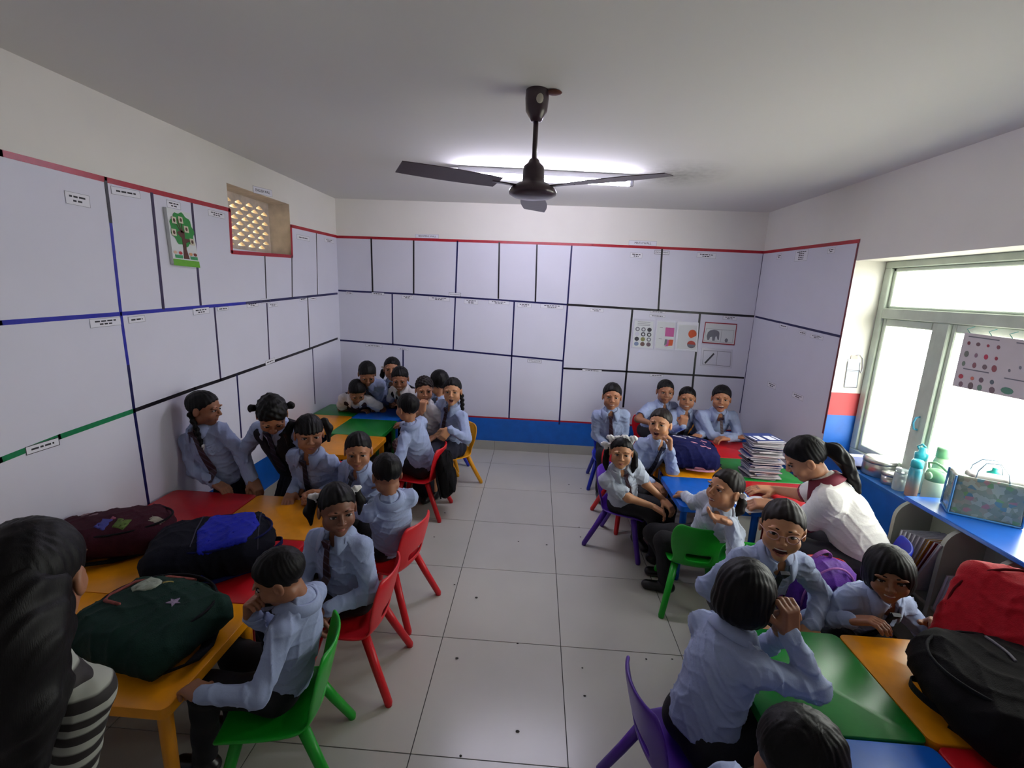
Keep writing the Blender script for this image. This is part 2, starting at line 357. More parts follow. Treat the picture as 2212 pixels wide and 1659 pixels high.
for k in range(-2, 5): MB().box((-.398+.6*k, YB-.0126, .001), (-.396+.6*k, YB-.0115, .099)).build('joint', M_grout, bb)
# display sheets glued on the walls
ZT = lambda u, v, W: W(u, v)[2]
LW = lambda u, v: PX(u, v, XL); BW = lambda u, v: PY(u, v, YB); RW = lambda u, v: PX(u, v, XR)
sl = MB(); zt = LW(300, 405)[2]
zl = [LW(0, 330)[2], LW(228, 388)[2], LW(497, 452)[2], LW(628, 488)[2], LW(727, 511)[2]]
zavg = sum(zl)/len(zl)
sl.box((XL, YF, .36), (XL+.002, VY0, zavg)).box((XL, VY0, .36), (XL+.002, VY1, VZ0)).box((XL, VY1, .36), (XL+.002, YB, zavg)); sl.build('display_sheet', M_sheet, wall_left)
zb0, zb1 = BW(727, 511)[2], BW(1650, 545)[2]; XRr = XR
MB().quadbox([(XL, YB, .36), (XRr, YB, .36), (XRr, YB, zb1), (XL, YB, zb0)], (0, -1, 0), .002).build('display_sheet', M_sheet, wall_back)
zr1 = RW(1857, 520)[2]
MB().quadbox([(XR, WY1, .36), (XR, YB, .36), (XR, YB, zb1), (XR, WY1, zr1)], (-1, 0, 0), .002).build('display_sheet', M_sheet, wall_right)
# ---- tape lines
T_red, T_blk, T_blu, T_nav, T_grn, T_vio = (mat('tape_'+n, c, .35, .12, 40) for n, c in (('red', 'a81428'), ('black', '141018'), ('blue', '1c22a0'), ('navy', '141450'), ('green', '147a4c'), ('violet_black', '2a1c46')))
WN = {'L': (LW, (1, 0, 0), wall_left), 'B': (BW, (0, -1, 0), wall_back), 'R': (RW, (-1, 0, 0), wall_right)}
tape_n = [0]
def tape(wl_, pts, m, wd=.016):
    W, n, par = WN[wl_]; n = np.array(n, float); tape_n[0] += 1; lift = .0025+.0004*(tape_n[0] % 3)
    for a, b in zip(pts[:-1], pts[1:]):
        a, b = W(*a), W(*b); t = nrm(b-a); sd = np.cross(n, t)*wd/2; e = t*wd*.25
        MB().quadbox([a-sd-e+n*.002, b-sd+e+n*.002, b+sd+e+n*.002, a+sd-e+n*.002], n, lift-.002+.0006).build('tape_strip', m, par)
tape('L', [(-60, 314), (0, 330), (227, 388), (495, 453.5), (500, 544.6), (630.5, 554), (628, 488), (727, 511)], T_red, .026)
tape('L', [(226.8, 392), (238, 480)], T_blk); tape('L', [(238, 480), (260, 677), (276, 790)], T_blu); tape('L', [(276, 790), (289, 887), (322, 1100)], T_nav)
tape('L', [(326.5, 417.5), (352, 666.6)], T_vio, .018); tape('L', [(413.4, 440), (433, 661)], T_vio, .018)
tape('L', [(571.5, 553), (574.6, 644)], T_blk, .012); tape('L', [(629.8, 554), (630.6, 642.5)], T_blk, .012); tape('L', [(682.8, 503.4), (685.6, 638)], T_blk, .012)
tape('L', [(-60, 702), (0, 697.5), (260, 678), (531, 654.6)], T_blu, .02); tape('L', [(531, 654.6), (728, 634)], T_nav, .02)
tape('L', [(462, 661.4), (476, 821)], T_vio, .015); tape('L', [(575.6, 652.8), (581.4, 778)], T_vio, .014); tape('L', [(664, 641.5), (668.4, 753.5)], T_blk, .014)
tape('L', [(290, 886.5), (420, 839.6), (476, 821), (668, 753.5), (728.5, 731)], T_blk, .021); tape('L', [(-60, 1017), (0, 994), (127, 943.7), (289, 887)], T_grn, .024)
tape('L', [(511, 810), (520.7, 945)], T_nav, .014); tape('L', [(674.6, 753.5), (680, 872)], T_nav, .014)
tape('B', [(727, 511.5), (1280, 529.3), (1648, 545)], T_red, .026)
for a, b, m in (((802, 515.5), (805.3, 630), T_blk), ((893.7, 519), (893.7, 635.6), T_blk), ((988.4, 521), (984.3, 633), T_nav), ((1078.7, 524), (1076.5, 644.6), T_blk), ((1160, 528.5), (1156.5, 652), T_blk)): tape('B', [a, b], m)
tape('B', [(1235, 531.7), (1226, 658), (1216.5, 779.4), (1208, 916)], T_nav, .017); tape('B', [(1430, 538.5), (1422, 670)], T_blk, .018)
tape('B', [(1650, 548), (1631, 683), (1599, 891)], T_nav, .02)
tape('B', [(730, 627.5), (893, 635.6), (1226, 658)], T_nav, .018); tape('B', [(1226, 658), (1632, 683.5)], T_blk, .022)
for a, b in (((847.3, 634.3), (848.7, 744)), ((983.8, 642.4), (979, 757.7)), ((871, 756.3), (871, 815))): tape('B', [a, b], T_nav, .014)
tape('B', [(1111, 650.5), (1105.3, 770), (1099.5, 903)], T_nav, .016); tape('B', [(1366, 670), (1346, 879)], T_blk, .02); tape('B', [(1512, 678), (1498, 811), (1492, 870)], T_blk, .02)
tape('B', [(731.5, 734.6), (848.7, 744), (1217, 779.4)], T_nav, .018); tape('B', [(1218, 795.5), (1606, 816)], T_blk, .02)
a0 = BW(1020, 897)[2]; a1 = BW(1290, 921)[2]
MB().box((XL, YB-.003, .357), (XR, YB-.001, .374)).build('tape_strip', T_red, wall_back)
tape('R', [(1651.5, 545), (1857, 520.5)], T_red, .026); tape('R', [(1855.6, 522), (1778, 935)], mat('tape_maroon', '6e1420', .4, .2, 40), .018); tape('R', [(1632.5, 684), (1816, 726.8)], T_nav, .018)
# ---- small printed paper labels
M_paper = mat('label_paper', 'e4e4ec', .6); M_ink = mat('printed_ink', '2c2c34', .7); M_border = mat('label_border', '8e8e98', .7)
def plabel(wl_, u0, v0, u1, v1, hp, lines=1, txt=None, strong=False):
    W, n, par = WN[wl_]; n = np.array(n, float); p0, p1, p3 = W(u0, v0), W(u1, v1), W(u0, v0+hp); ex = nrm(p1-p0); wd = np.linalg.norm(p1-p0); ey = nrm(np.cross(n, ex)); ht = np.linalg.norm(p3-p0)
    if ey[2] < 0: ey = -ey
    b = MB(); L0 = .0034; q = lambda x, y, z: p0+ex*x-ey*y+n*z
    rect = lambda x0, y0, x1, y1, z, t, mi: b.quadbox([q(x0, y0, z), q(x1, y0, z), q(x1, y1, z), q(x0, y1, z)][::-1], n, t, mi)
    rect(0, 0, wd, ht, L0, .0004, 0); e = .0028 if strong else .0016
    for x0, y0, x1, y1 in ((0, 0, wd, e), (0, ht-e, wd, ht), (0, 0, e, ht), (wd-e, 0, wd, ht)): rect(x0, y0, x1, y1, L0+.0004, .0002, 1)
    if not txt:
        for i in range(lines):
            yc = ht*(i+1)/(lines+1); x = wd*(.16 if i == 0 else .3); rnd = random.Random(u0+i); xe = wd-x
            while x < xe:
                l = rnd.uniform(.012, .03); hgt = min(.008, ht/(lines+1)*.5); rect(x, yc-hgt/2, min(x+l, xe), yc+hgt/2, L0+.0004, .0002, 2); x += l+.006
    o = b.build('paper_label', [M_paper, M_border if not strong else M_ink, M_ink], par)
    if txt:
        me = text_mesh(txt, min(ht*.62, wd*1.35/len(txt)))
        t = put('lettering', me, M_ink, o); c = q(wd/2, ht/2, L0+.0006); t.matrix_local = frame_mat(c, ex, ey, n) if np.dot(np.cross(ex, ey), n) > 0 else frame_mat(c, -ex, ey, n)
    return o
for a in ((137, 411, 191, 423, 27, 2), (237, 401, 300, 413, 17, 1), (358, 431, 388, 438, 16, 2), (448, 452, 484, 461, 13, 2), (191, 690, 258, 684, 19, 2), (275, 685, 311, 681, 14, 1), (415, 667, 450, 663, 14, 2), (468, 664, 492, 662, 8, 1), (532, 655, 556, 652, 10, 2), (562, 646, 583, 644, 10, 1), (579, 656, 599, 654, 8, 2), (572, 780, 592, 772, 10, 1), (640, 506, 668, 512, 10, 1), (700, 514, 720, 518, 8, 2), (646, 643, 662, 641, 8, 1), (670, 642, 682, 641, 7, 1)): plabel('L', *a)
plabel('L', 52, 966, 125, 944, 19, 1, None, True)
tape('L', [(545, 400), (546, 401)], M_paper, .001)
plabel('L', 545, 401, 586, 411, 15, 1, 'ENGLISH WALL')
plabel('B', 898, 505.5, 948, 507, 8.5, 1, 'SEROFERO WALL'); plabel('B', 1359, 519, 1419, 521.5, 10.5, 1, 'MATH WALL'); plabel('B', 970, 631.5, 996, 633, 8, 1, 'EXPLORATION', True); plabel('B', 1414, 540.5, 1446, 542, 8.5, 1, 'ENGAGEMENT', True); plabel('B', 1140, 775.5, 1170, 777.5, 7, 1, 'EVALUATION', True)
for a in ((1362, 545, 1388, 547, 11, 2), (1506, 545, 1547, 548, 11, 2), (748, 629.5, 762, 630.5, 6, 1), (803, 631, 830, 632.5, 6, 1), (868, 637, 893, 638.5, 8, 2), (926, 640, 972, 643, 8, 2), (1003, 646, 1033, 648, 10, 3), (1056, 648, 1100, 651, 8, 2), (1118, 654, 1148, 656, 9, 2), (1168, 656, 1217, 659, 9, 2), (1275, 666, 1304, 667.5, 7, 2), (1405, 671, 1437, 672.5, 4.5, 1), (1403, 679, 1437, 681, 5.5, 1), (1562, 682, 1592, 684, 8, 2), (790, 743, 826, 746, 5, 1), (860, 750.5, 882, 752, 5, 1), (1258, 797, 1300, 799.5, 4.5, 1), (1404, 807, 1434, 809, 6, 1)): plabel('B', *a)
for a in ((1720, 542, 1748, 538, 22, 5), (1680, 550, 1690, 548, 10, 2), (1790, 537, 1806, 534, 11, 2), (1660, 823, 1678, 831, 11, 2), (1713, 846, 1737, 856, 11, 2), (1686, 698, 1703, 702, 9, 1), (1728, 714, 1742, 717, 7, 1), (1752, 721, 1780, 727, 8, 2)): plabel('R', *a)
# ---- ventilation lattice in the left wall
M_conc = mat('lattice_concrete', 'cdbfb2', .9, .15, 18, .2, 50)
def lattice():
    V = []; Fc = []; xb, xf = XL-TW+.02, XL-TW+.07; NY, NZ = 6, 11; cy, cz = (VY1-VY0)/NY, (VZ1-VZ0)/NZ
    hole = [(-.34, -.27), (-.12, -.34), (.12, -.34), (.34, -.27), (.33, -.08), (.2, .14), (.09, .32), (0, .44), (-.09, .32), (-.2, .14), (-.33, -.08)]
    for r in range(NZ):
        off = .5 if r % 2 else 0
        for c in range(-1, NY+1):
            y0 = VY0+(c+off)*cy; y1 = y0+cy; z0 = VZ0+r*cz; z1 = z0+cz
            y0c, y1c = max(y0, VY0), min(y1, VY1)
            if y1c-y0c < 1e-4: continue
            solid = r in (0, NZ-1) or y1c-y0c < cy*.99
            if solid:
                n = len(V)
                for x in (xb, xf): V += [(x, y0c, z0), (x, y1c, z0), (x, y1c, z1), (x, y0c, z1)]
                Fc += [(n+4, n+5, n+6, n+7), (n+3, n+2, n+1, n)]; continue
            ym, zm = (y0+y1)/2, (z0+z1)/2; n = len(V); K = len(hole)
            H = [(ym+a*cy*.95, zm+b*cz*.98) for a, b in hole]
            def rim(a, b):
                m_ = max(abs(a), abs(b)); return ym+a/m_*cy/2, zm+b/m_*cz/2
            Rm = [rim(a, b) for a, b in hole]
            Rm = [(y0, z0) if i == 0 else (y1, z0) if i == 3 else p for i, p in enumerate(Rm)]
            Rm = [(y1, z1) if i == 6 else (y0, z1) if i == 8 else p for i, p in enumerate(Rm)]
            for x in (xb, xf): V += [(x, *p) for p in H]+[(x, *p) for p in Rm]
            for i in range(K):
                j = (i+1) % K; Fc += [(n+2*K+i, n+2*K+j, n+3*K+j, n+3*K+i)[::-1], (n+i, n+j, n+K+j, n+K+i), (n+i, n+2*K+i, n+2*K+j, n+j)]
    return raw('lattice_grille', V, Fc, M_conc, wall_left)
lattice()
M_rev = mat('vent_reveal', 'd8ccbe', .9, .12, 14)
for lo, hi in (((XL-TW+.07, VY0, VZ0), (XL, VY0+.002, VZ1)), ((XL-TW+.07, VY1-.002, VZ0), (XL, VY1, VZ1)), ((XL-TW+.07, VY0, VZ0), (XL, VY1, VZ0+.002)), ((XL-TW+.07, VY0, VZ1-.002), (XL, VY1, VZ1))): band('vent_reveal', wall_left, lo, hi, M_rev)
struct('ground', MB().box((XW+.15, -8, -.4), (16, 14, -.3)), mat('ground_outside', 'c4bfb4', .9))  # added unseen ground slab, cuts the sky light reaching the ceiling from below
nb = struct('wall_neighbour', MB().box((-4.2, 0, -.1), (-4.0, 6.5, 5)), mat('neighbour_wall_cream', 'f0dfae', .9))  # invented wall outside, added so the lattice openings look warm cream
# ---- window
M_fr = mat('window_frame_grey_green', 'c0cbbd', .5, .08, 12)
def glass_mat():
    m = bpy.data.materials.new('window_glass'); m.use_nodes = True; nt = m.node_tree; nt.nodes.clear(); o = nt.nodes.new('ShaderNodeOutputMaterial'); t = nt.nodes.new('ShaderNodeBsdfTransparent'); t.inputs[0].default_value = (.97, .99, .975, 1)
    g = nt.nodes.new('ShaderNodeBsdfGlossy'); g.inputs['Roughness'].default_value = .03; mx = nt.nodes.new('ShaderNodeMixShader'); mx.inputs[0].default_value = .04
    nt.links.new(t.outputs[0], mx.inputs[1]); nt.links.new(g.outputs[0], mx.inputs[2]); nt.links.new(mx.outputs[0], o.inputs[0]); return m
M_gl = glass_mat()
win = empty('window_1', (XW, (WY0+WY1)/2, ZS)); win['kind'] = 'structure'
def wbox(name, y0, y1, z0, z1, x0=-.05, x1=.03, m=None): return MB().box((x0, y0-(WY0+WY1)/2, z0-ZS), (x1, y1-(WY0+WY1)/2, z1-ZS), bev=.005).build(name, m or M_fr, win)
wbox('frame_head', WY0, WY1, WZ1-.045, WZ1); wbox('frame_sill', WY0, WY1, ZS+.002, ZS+.05); wbox('frame_stile', WY1-.06, WY1, ZS+.05, WZ1-.045); wbox('frame_stile', WY0, WY0+.06, ZS+.05, WZ1-.045)
wbox('transom_rail', WY0+.06, WY1-.06, 1.655, 1.725, -.055)
wbox('mullion', 2.815, 2.895, ZS+.05, 1.655, -.053); wbox('mullion', 1.86, 1.94, ZS+.05, 1.655, -.053); wbox('mullion', 2.33, 2.37, 1.725, WZ1-.045, -.05)
for y0, y1 in ((2.895, WY1-.06), (1.94, 2.815), (WY0+.06, 1.86)):
    for nm, a in (('sash_stile', (y0, y0+.055, ZS+.05, 1.655)), ('sash_stile', (y1-.03, y1, ZS+.05, 1.655)), ('sash_rail', (y0+.055, y1-.03, 1.605, 1.655)), ('sash_rail', (y0+.055, y1-.03, ZS+.05, ZS+.10))): wbox(nm, *a, -.035, .0)
    wbox('pane', y0+.03, y1-.02, ZS+.08, 1.62, -.012, -.008, M_gl)
for y0, y1 in ((2.37, WY1-.06), (WY0+.06, 2.33)): wbox('pane', y0, y1, 1.725, WZ1-.045, -.012, -.008, M_gl); 
for y0, y1 in ((2.37, WY1-.06), (WY0+.06, 2.33)):
    wbox('transom_bead', y0, y0+.02, 1.725, WZ1-.045, -.03, 0); wbox('transom_bead', y1-.025, y1, 1.725, WZ1-.045, -.03, 0); wbox('transom_bead', y0, y1, 1.725, 1.74, -.03, 0); wbox('transom_bead', y0, y1, WZ1-.07, WZ1-.045, -.03, 0)
h_ = MB().tube([(-.04, .56-.05, .44), (-.075, .56-.05, .43), (-.085, .56-.05, .40), (-.075, .56-.05, .36), (-.04, .56-.05, .35)], .006); hb = h_.build('sash_handle', mat('handle_blue', '3a8fb0', .4), win, True)
hb.location.y = 0
# ---- wall picture charts
def poster(name, wl_, quad, label, cat_, mats, t=.003, lift=.004):
    """flat sheet on a wall; returns root and a function that places shapes in 0..1 sheet coordinates"""
    W, n, par = WN[wl_]; n = np.array(n, float); P = [W(*q) for q in quad]; c = sum(P)/4
    root = empty(name, c, 0, label, cat_); bl = lambda x, y: (P[3]*(1-x)+P[2]*x)*(1-y)+(P[0]*(1-x)+P[1]*x)*y
    def shape(nm, pts, m, lv=1, th=.0008):
        b = MB().quadbox([bl(*p)-c+n*(lift+t+(lv-1)*.001) for p in pts], n, th); return b.build(nm, m, root)
    b = MB().quadbox([bl(0, 0)-c+n*lift, bl(1, 0)-c+n*lift, bl(1, 1)-c+n*lift, bl(0, 1)-c+n*lift], n, t); b.build('sheet', mats, root)
    return root, shape
circ = lambda x, y, rx, ry, n=14, a0=0, a1=360: [(x+rx*math.cos(rad(a0+(a1-a0)*i/(n if a1-a0 == 360 else n-1))), y+ry*math.sin(rad(a0+(a1-a0)*i/(n if a1-a0 == 360 else n-1)))) for i in range(n)]
rect = lambda x0, y0, x1, y1: [(x0, y0), (x1, y0), (x1, y1), (x0, y1)]
M_wp = mat('chart_white', 'd8dcdc', .5)
_, sh = poster('tree_chart', 'L', [(350, 447), (402, 461), (424, 576), (367, 570)], 'family tree chart with green crown and brown trunk on the left wall', 'chart', M_wp, .02, .004)
M_tg, M_tb, M_gr, M_pk, M_gw = (mat('chart_'+n, c, .6, .1, 30) for n, c in (('tree_green', '2a8a3a'), ('trunk_brown', '5a3428'), ('grass', '62a828'), ('photo', 'cfc8b0'), ('mid_green', '3c9a60')))
sh('grass_strip', rect(0, -.02, 1, .10), M_gr, 1)
crown = []
for i in range(40):
    a = 2*math.pi*i/40; r_ = 1+.07*math.cos(a*9); crown.append((.52+.47*r_*math.cos(a), .66+.30*r_*math.sin(a)))
sh('crown', crown, M_tg, 2); sh('trunk', [(.40, .12), (.62, .12), (.56, .3), (.58, .42), (.75, .46), (.74, .5), (.56, .5), (.58, .62), (.46, .64), (.28, .60), (.3, .56), (.44, .5), (.44, .3)], M_tb, 3)
for a, b in (((.46, .6), (.22, .82)), ((.5, .6), (.52, .86)), ((.48, .6), (.36, .84)), ((.53, .6), (.72, .7))): sh('branch', [(a[0]-.02, a[1]), (a[0]+.02, a[1]), (b[0]+.012, b[1]), (b[0]-.012, b[1])], M_tb, 3)
for x, y in ((.22, .80), (.5, .83), (.15, .58), (.68, .68), (.84, .46)): sh('photo_card', rect(x-.09, y-.06, x+.09, y+.06), M_pk, 4); sh('portrait', circ(x, y, .045, .035, 10), M_tb, 5)
for x, c in ((.1, 'd8b8a0'), (.3, 'b84048'), (.7, 'd8a070'), (.88, '7a4038')): sh('flower', circ(x, .22, .07, .03, 8), mat('flower_'+c, c, .7), 3)
sh('shrub', rect(.08, .12, .36, .18), M_gw, 3); sh('shrub', rect(.66, .12, .95, .18), M_gw, 3)
M_plas = mat('plastic_sleeve', 'd2d2de', .25, spec=.6); G1 = mat('print_grey', '75757e', .6); G2 = mat('print_dark', '3c3c42', .6)
_, sh = poster('coin_worksheet', 'B', [(1369, 688), (1414, 691), (1410, 755), (1363, 752)], 'laminated sheet with twelve round pictures on the math wall', 'worksheet', M_plas)
sh('page', rect(.06, .05, .94, .94), M_wp, 1)
for i in range(12):
    x, y = .22+.28*(i % 3), .66-.165*(i//3); m_ = (G1, G1, G2, M_plas, G2, G2, G2, mat('print_olive', '8c8c58', .6), G1, mat('print_blue', '7f8fb0', .6), mat('print_brown', '6e5450', .6), mat('print_mauve', '6a5862', .6))[i]
    sh('round_picture', circ(x, y, .105, .072), m_, 2)
    if i in (0, 1, 4, 5, 8): sh('round_picture', circ(x, y, .055, .038, 10), M_wp, 3)
for y in (.9, .84, .79): sh('text_line', rect(.2, y, .8, y+.012), G1, 2)
_, sh = poster('half_worksheet', 'B', [(1418, 690), (1460, 693), (1454, 757), (1412, 754)], 'laminated sheet with a pink square and an orange torn piece', 'worksheet', M_plas)
sh('page', rect(.06, .05, .96, .94), M_wp, 1); M_pnk = mat('print_pink', 'c8609c', .6); M_org = mat('print_orange', 'd0582c', .6)
sh('pink_square', rect(.5, .46, .95, .76), M_pnk, 2); sh('orange_piece', [(.68, .14), (.92, .16), (.95, .36), (.75, .36), (.7, .28)], M_org, 2); sh('pink_piece', [(.52, .12), (.7, .13), (.74, .34), (.66, .36), (.62, .2)], M_pnk, 3); sh('grey_piece', [(.5, .14), (.62, .2), (.64, .36), (.52, .36)], G1, 2)
for y in (.74, .36): sh('text_line', rect(.2, y, .36, y+.012), G1, 2)
_, sh = poster('circle_worksheet', 'B', [(1463, 694), (1509, 697), (1505, 760), (1457, 756)], 'plastic sleeve with an orange circle and an orange and grey circle', 'worksheet', M_plas)
sh('page', rect(.08, .06, .95, .9), M_wp, 1); sh('orange_circle', circ(.74, .6, .19, .15, 18), M_org, 2); sh('orange_half', circ(.72, .24, .19, .13, 12, 0, 180), mat('print_coral', 'b84c40', .6), 2); sh('grey_half', circ(.72, .24, .19, .13, 12, 180, 360), G1, 2)
sh('white_flap', [(.56, .4), (.66, .38), (.92, .5), (.9, .54)], M_wp, 3)
_, sh = poster('elephant_worksheet', 'B', [(1523, 695), (1592, 699.5), (1586, 746), (1516, 740.5)], 'red bordered worksheet with a grey elephant drawing on the math wall', 'worksheet', M_wp)
M_rb = mat('worksheet_red', '9a2434', .6)
for r_ in (rect(0, 0, 1, .05), rect(0, .95, 1, 1), rect(0, 0, .025, 1), rect(.975, 0, 1, 1)): sh('red_border', r_, M_rb, 1)
sh('elephant', [(.14, .16), (.2, .16), (.22, .3), (.28, .33), (.3, .14), (.37, .14), (.38, .34), (.42, .36), (.46, .2), (.5, .2), (.49, .5), (.47, .58), (.4, .64), (.3, .66), (.2, .62), (.13, .52), (.11, .34)], G1, 1); sh('mouse', circ(.73, .2, .05, .1, 8), G1, 1)
for x0, y0, x1, y1 in ((.06, .1, .065, .68), (.55, .1, .555, .68), (.06, .68, .93, .69), (.06, .1, .93, .11), (.92, .1, .925, .68)): sh('frame_line', rect(x0, y0, x1, y1), G1, 2)
_, sh = poster('pencil_worksheet', 'B', [(1516, 751), (1583, 755.5), (1580, 796), (1512, 790)], 'plastic sleeve with a grey pencil drawing below the elephant sheet', 'worksheet', M_plas)
sh('pencil', [(.12, .2), (.16, .14), (.42, .7), (.38, .76)], G2, 2)
for x0, y0, x1, y1 in ((.06, .1, .068, .86), (.5, .1, .508, .86), (.06, .86, .94, .88), (.06, .1, .94, .12), (.935, .1, .943, .86)): sh('frame_line', rect(x0, y0, x1, y1), G1, 2)
# water bottle drawing on the reveal
WN['V'] = (lambda u, v: PY(u, v, WY1), (0, -1, 0), wall_right)
bo, sh = poster('bottle_cutout', 'V', [(1832, 775), (1858, 777), (1850, 837), (1823, 836)], 'cut-out paper drawing of a pale blue water bottle beside the window', 'drawing', mat('cutout_blue', 'c4d4ea', .6, .05, 30), .0012, .002)
sh('cap', [(.2, 1), (.75, 1), (.75, 1.13), (.2, 1.13)], mat('cutout_peach', 'd8b4a8', .6), 1); sh('outline', rect(0, .60, 1, .62), G1, 1); sh('outline', rect(0, .56, 1, .575), G1, 1)
for r_ in (rect(-.03, 0, .03, .9), rect(.97, 0, 1.03, .9), rect(0, -.02, 1, .015)): sh('outline', r_, G1, 1)
stp = MB(); stp.tube([PY(u, v, WY1-.006)-np.array(bo.location) for u, v in ((1850, 768), (1858, 766), (1864, 774), (1864, 795), (1860, 806), (1857, 800))], .0035, n=6); stp.build('carry_strap', M_plas, bo, True)
# fruit chart hanging in front of the window
M_chart = mat('chart_translucent', 'cfc8cc', .7, .03, 10)
xc = XW-.07; WN['C'] = (lambda u, v: PX(u, v, xc), (-1, 0, 0), None)
cr_, sh = poster('fruit_chart', 'C', [(2085, 718), (2290, 745), (2290, 880), (2058, 833)], 'large picture chart of fruits hung across the window pane', 'chart', M_chart, .002, 0)
rr = random.Random(3); cols = ['8a4a54', '7a6068', 'a04858', '8c5a60', '7a8078', '8a7080', 'b84058', '9c3c4c', '7c9080', '8c6068', '7c6a70', '9a5a60', 'b04858', 'c87868', '6c5a64', '6a7478', '8a7078', '78686c', '6e8c7c', '7a6870']
k_ = 0
for y in (.82, .62, .44, .20, .06):
    for x in (.08, .19, .30, .41):
        s_ = rr.uniform(.016, .03); sh('fruit_picture', circ(x+rr.uniform(-.01, .01), y, s_, s_*rr.uniform(1.4, 2.4), 9), mat('fruit_'+cols[k_], cols[k_], .7), 1); k_ += 1
for x in (.56, .66, .76, .86): sh('fruit_picture', circ(x, .5+.05*math.sin(x*20), .012, .03, 8), G1, 1)
sh('leaf_picture', circ(.56, .1, .06, .06, 10), mat('fruit_leaf', '5a8a78', .7), 1)
for x0, x1, y in ((.06, .42, .93), (.08, .36, .34), (.52, .8, .30), (.6, .95, .93)): sh('heading_line', rect(x0, y, x1, y+.02), G1, 1)
for x in (.05, .28, .5, .72): 
    p = PX(2085+205*x, 718+27*x, xc)-np.array(cr_.location); MB().tube([p, p+np.array([0, .02, .02]), p+np.array([.02, .0, .035])], .002, n=5).build('hanging_string', mat('string_teal', '4a9a98', .6), cr_)
# ---- ceiling fan
M_fan = mat('fan_brown_enamel', '3a2730', .3, .08, 20, coat=.3); FX, FY = -.047, 2.15
fan = empty('ceiling_fan', (FX, FY, ZC), 0, 'dark brown ceiling fan hanging on a short rod from the ceiling', 'ceiling fan')
MB().lathe([(.048, 0), (.05, -.03), (.046, -.08), (.03, -.105), (.022, -.12)], n=28).build('canopy', M_fan, fan, True)
MB().lathe([(.011, -.115), (.011, -.28)], n=14).build('down_rod', M_fan, fan, True)
MB().lathe([(.016, -.268), (.022, -.275), (.026, -.285), (.044, -.30), (.047, -.315), (.048, -.35), (.05, -.362), (.075, -.375), (.1, -.392), (.106, -.405), (.104, -.415), (.085, -.425), (.05, -.432), (.0, -.434)], n=36).build('motor_housing', M_fan, fan, True)
MB().ell((.012, -.046, -.045), (.016, .006, .02)).build('canopy_hole', mat('canopy_patch', 'c8c2b4', .7), fan, True)
for k in range(3):
    a = rad(90+120*k); M_ = Matrix.Rotation(a, 4, 'Z'); b = MB()
    b.box((.08, -.014, -.388), (.2, .014, -.383), 0, M_, .002); b.build('blade_bracket', M_fan, fan)
    V = []
    for i in range(9):
        x = .17+.42*i/8; wd = .052+.018*math.sin(i/8*math.pi*.9)
        for s_, t_ in ((-1, 0), (1, 0), (1, .003), (-1, .003)): V.append(M_ @ Vector((x, s_*wd, -.387+s_*.008+t_)))
    raw('blade', V, [(i*4+j, i*4+(j+1) % 4, i*4+4+(j+1) % 4, i*4+4+j) for i in range(8) for j in range(4)]+[(3, 2, 1, 0), (32, 33, 34, 35)], mat('fan_blade_brown', '4a3a40', .35), fan)
MB().ell((.07, 0, -.006), (.035, .03, .006)).build('chipped_plaster', mat('rust_chip', '5a2c1c', .9), fan, True)
# ---- tube light
a, b = PZ(1000, 380, 2.515), PZ(1358, 398, 2.515); cen = (a+b)/2; ang = math.atan2(b[1]-a[1], b[0]-a[0]); LEN = 1.19
tl = empty('tube_light', (cen[0], cen[1], 2.515), ang, 'lit white fluorescent tube on a batten under the ceiling', 'lamp')
MB().box((-LEN/2-.03, -.022, .022), (LEN/2+.03, .022, ZC-2.515), bev=.004).build('batten', mat('batten_white', 'd0d0d6', .5), tl)
for s_ in (-1, 1): MB().box((s_*LEN/2, -.012, -.014), (s_*(LEN/2+.028), .012, .03), bev=.003).build('lamp_holder', mat('holder_grey', '9a9aa4', .5), tl)
M_tube = mat('lit_tube', 'ece8ff', .3, emit=74)
MB().lathe([(.013, -LEN/2), (.0135, -LEN/2+.01), (.0135, LEN/2-.01), (.013, LEN/2)], n=18, ax=0).build('lamp_tube', M_tube, tl, True)
# ================================================================== FURNITURE
PLAST = {n: mat('plastic_'+n, c, .32, .05, 25, .03, 220, spec=.5) for n, c in (('red', 'b8121c'), ('yellow', 'e8960c'), ('green', '127a2c'), ('blue', '1260c4'))}
CH = {n: mat('chair_plastic_'+n, c, .38, .04, 20, .03, 160) for n, c in (('red', 'd01420'), ('yellow', 'e8a010'), ('green', '12a024'), ('blue', '1a2ca8'), ('purple', '4c1e96'))}
TH = .51
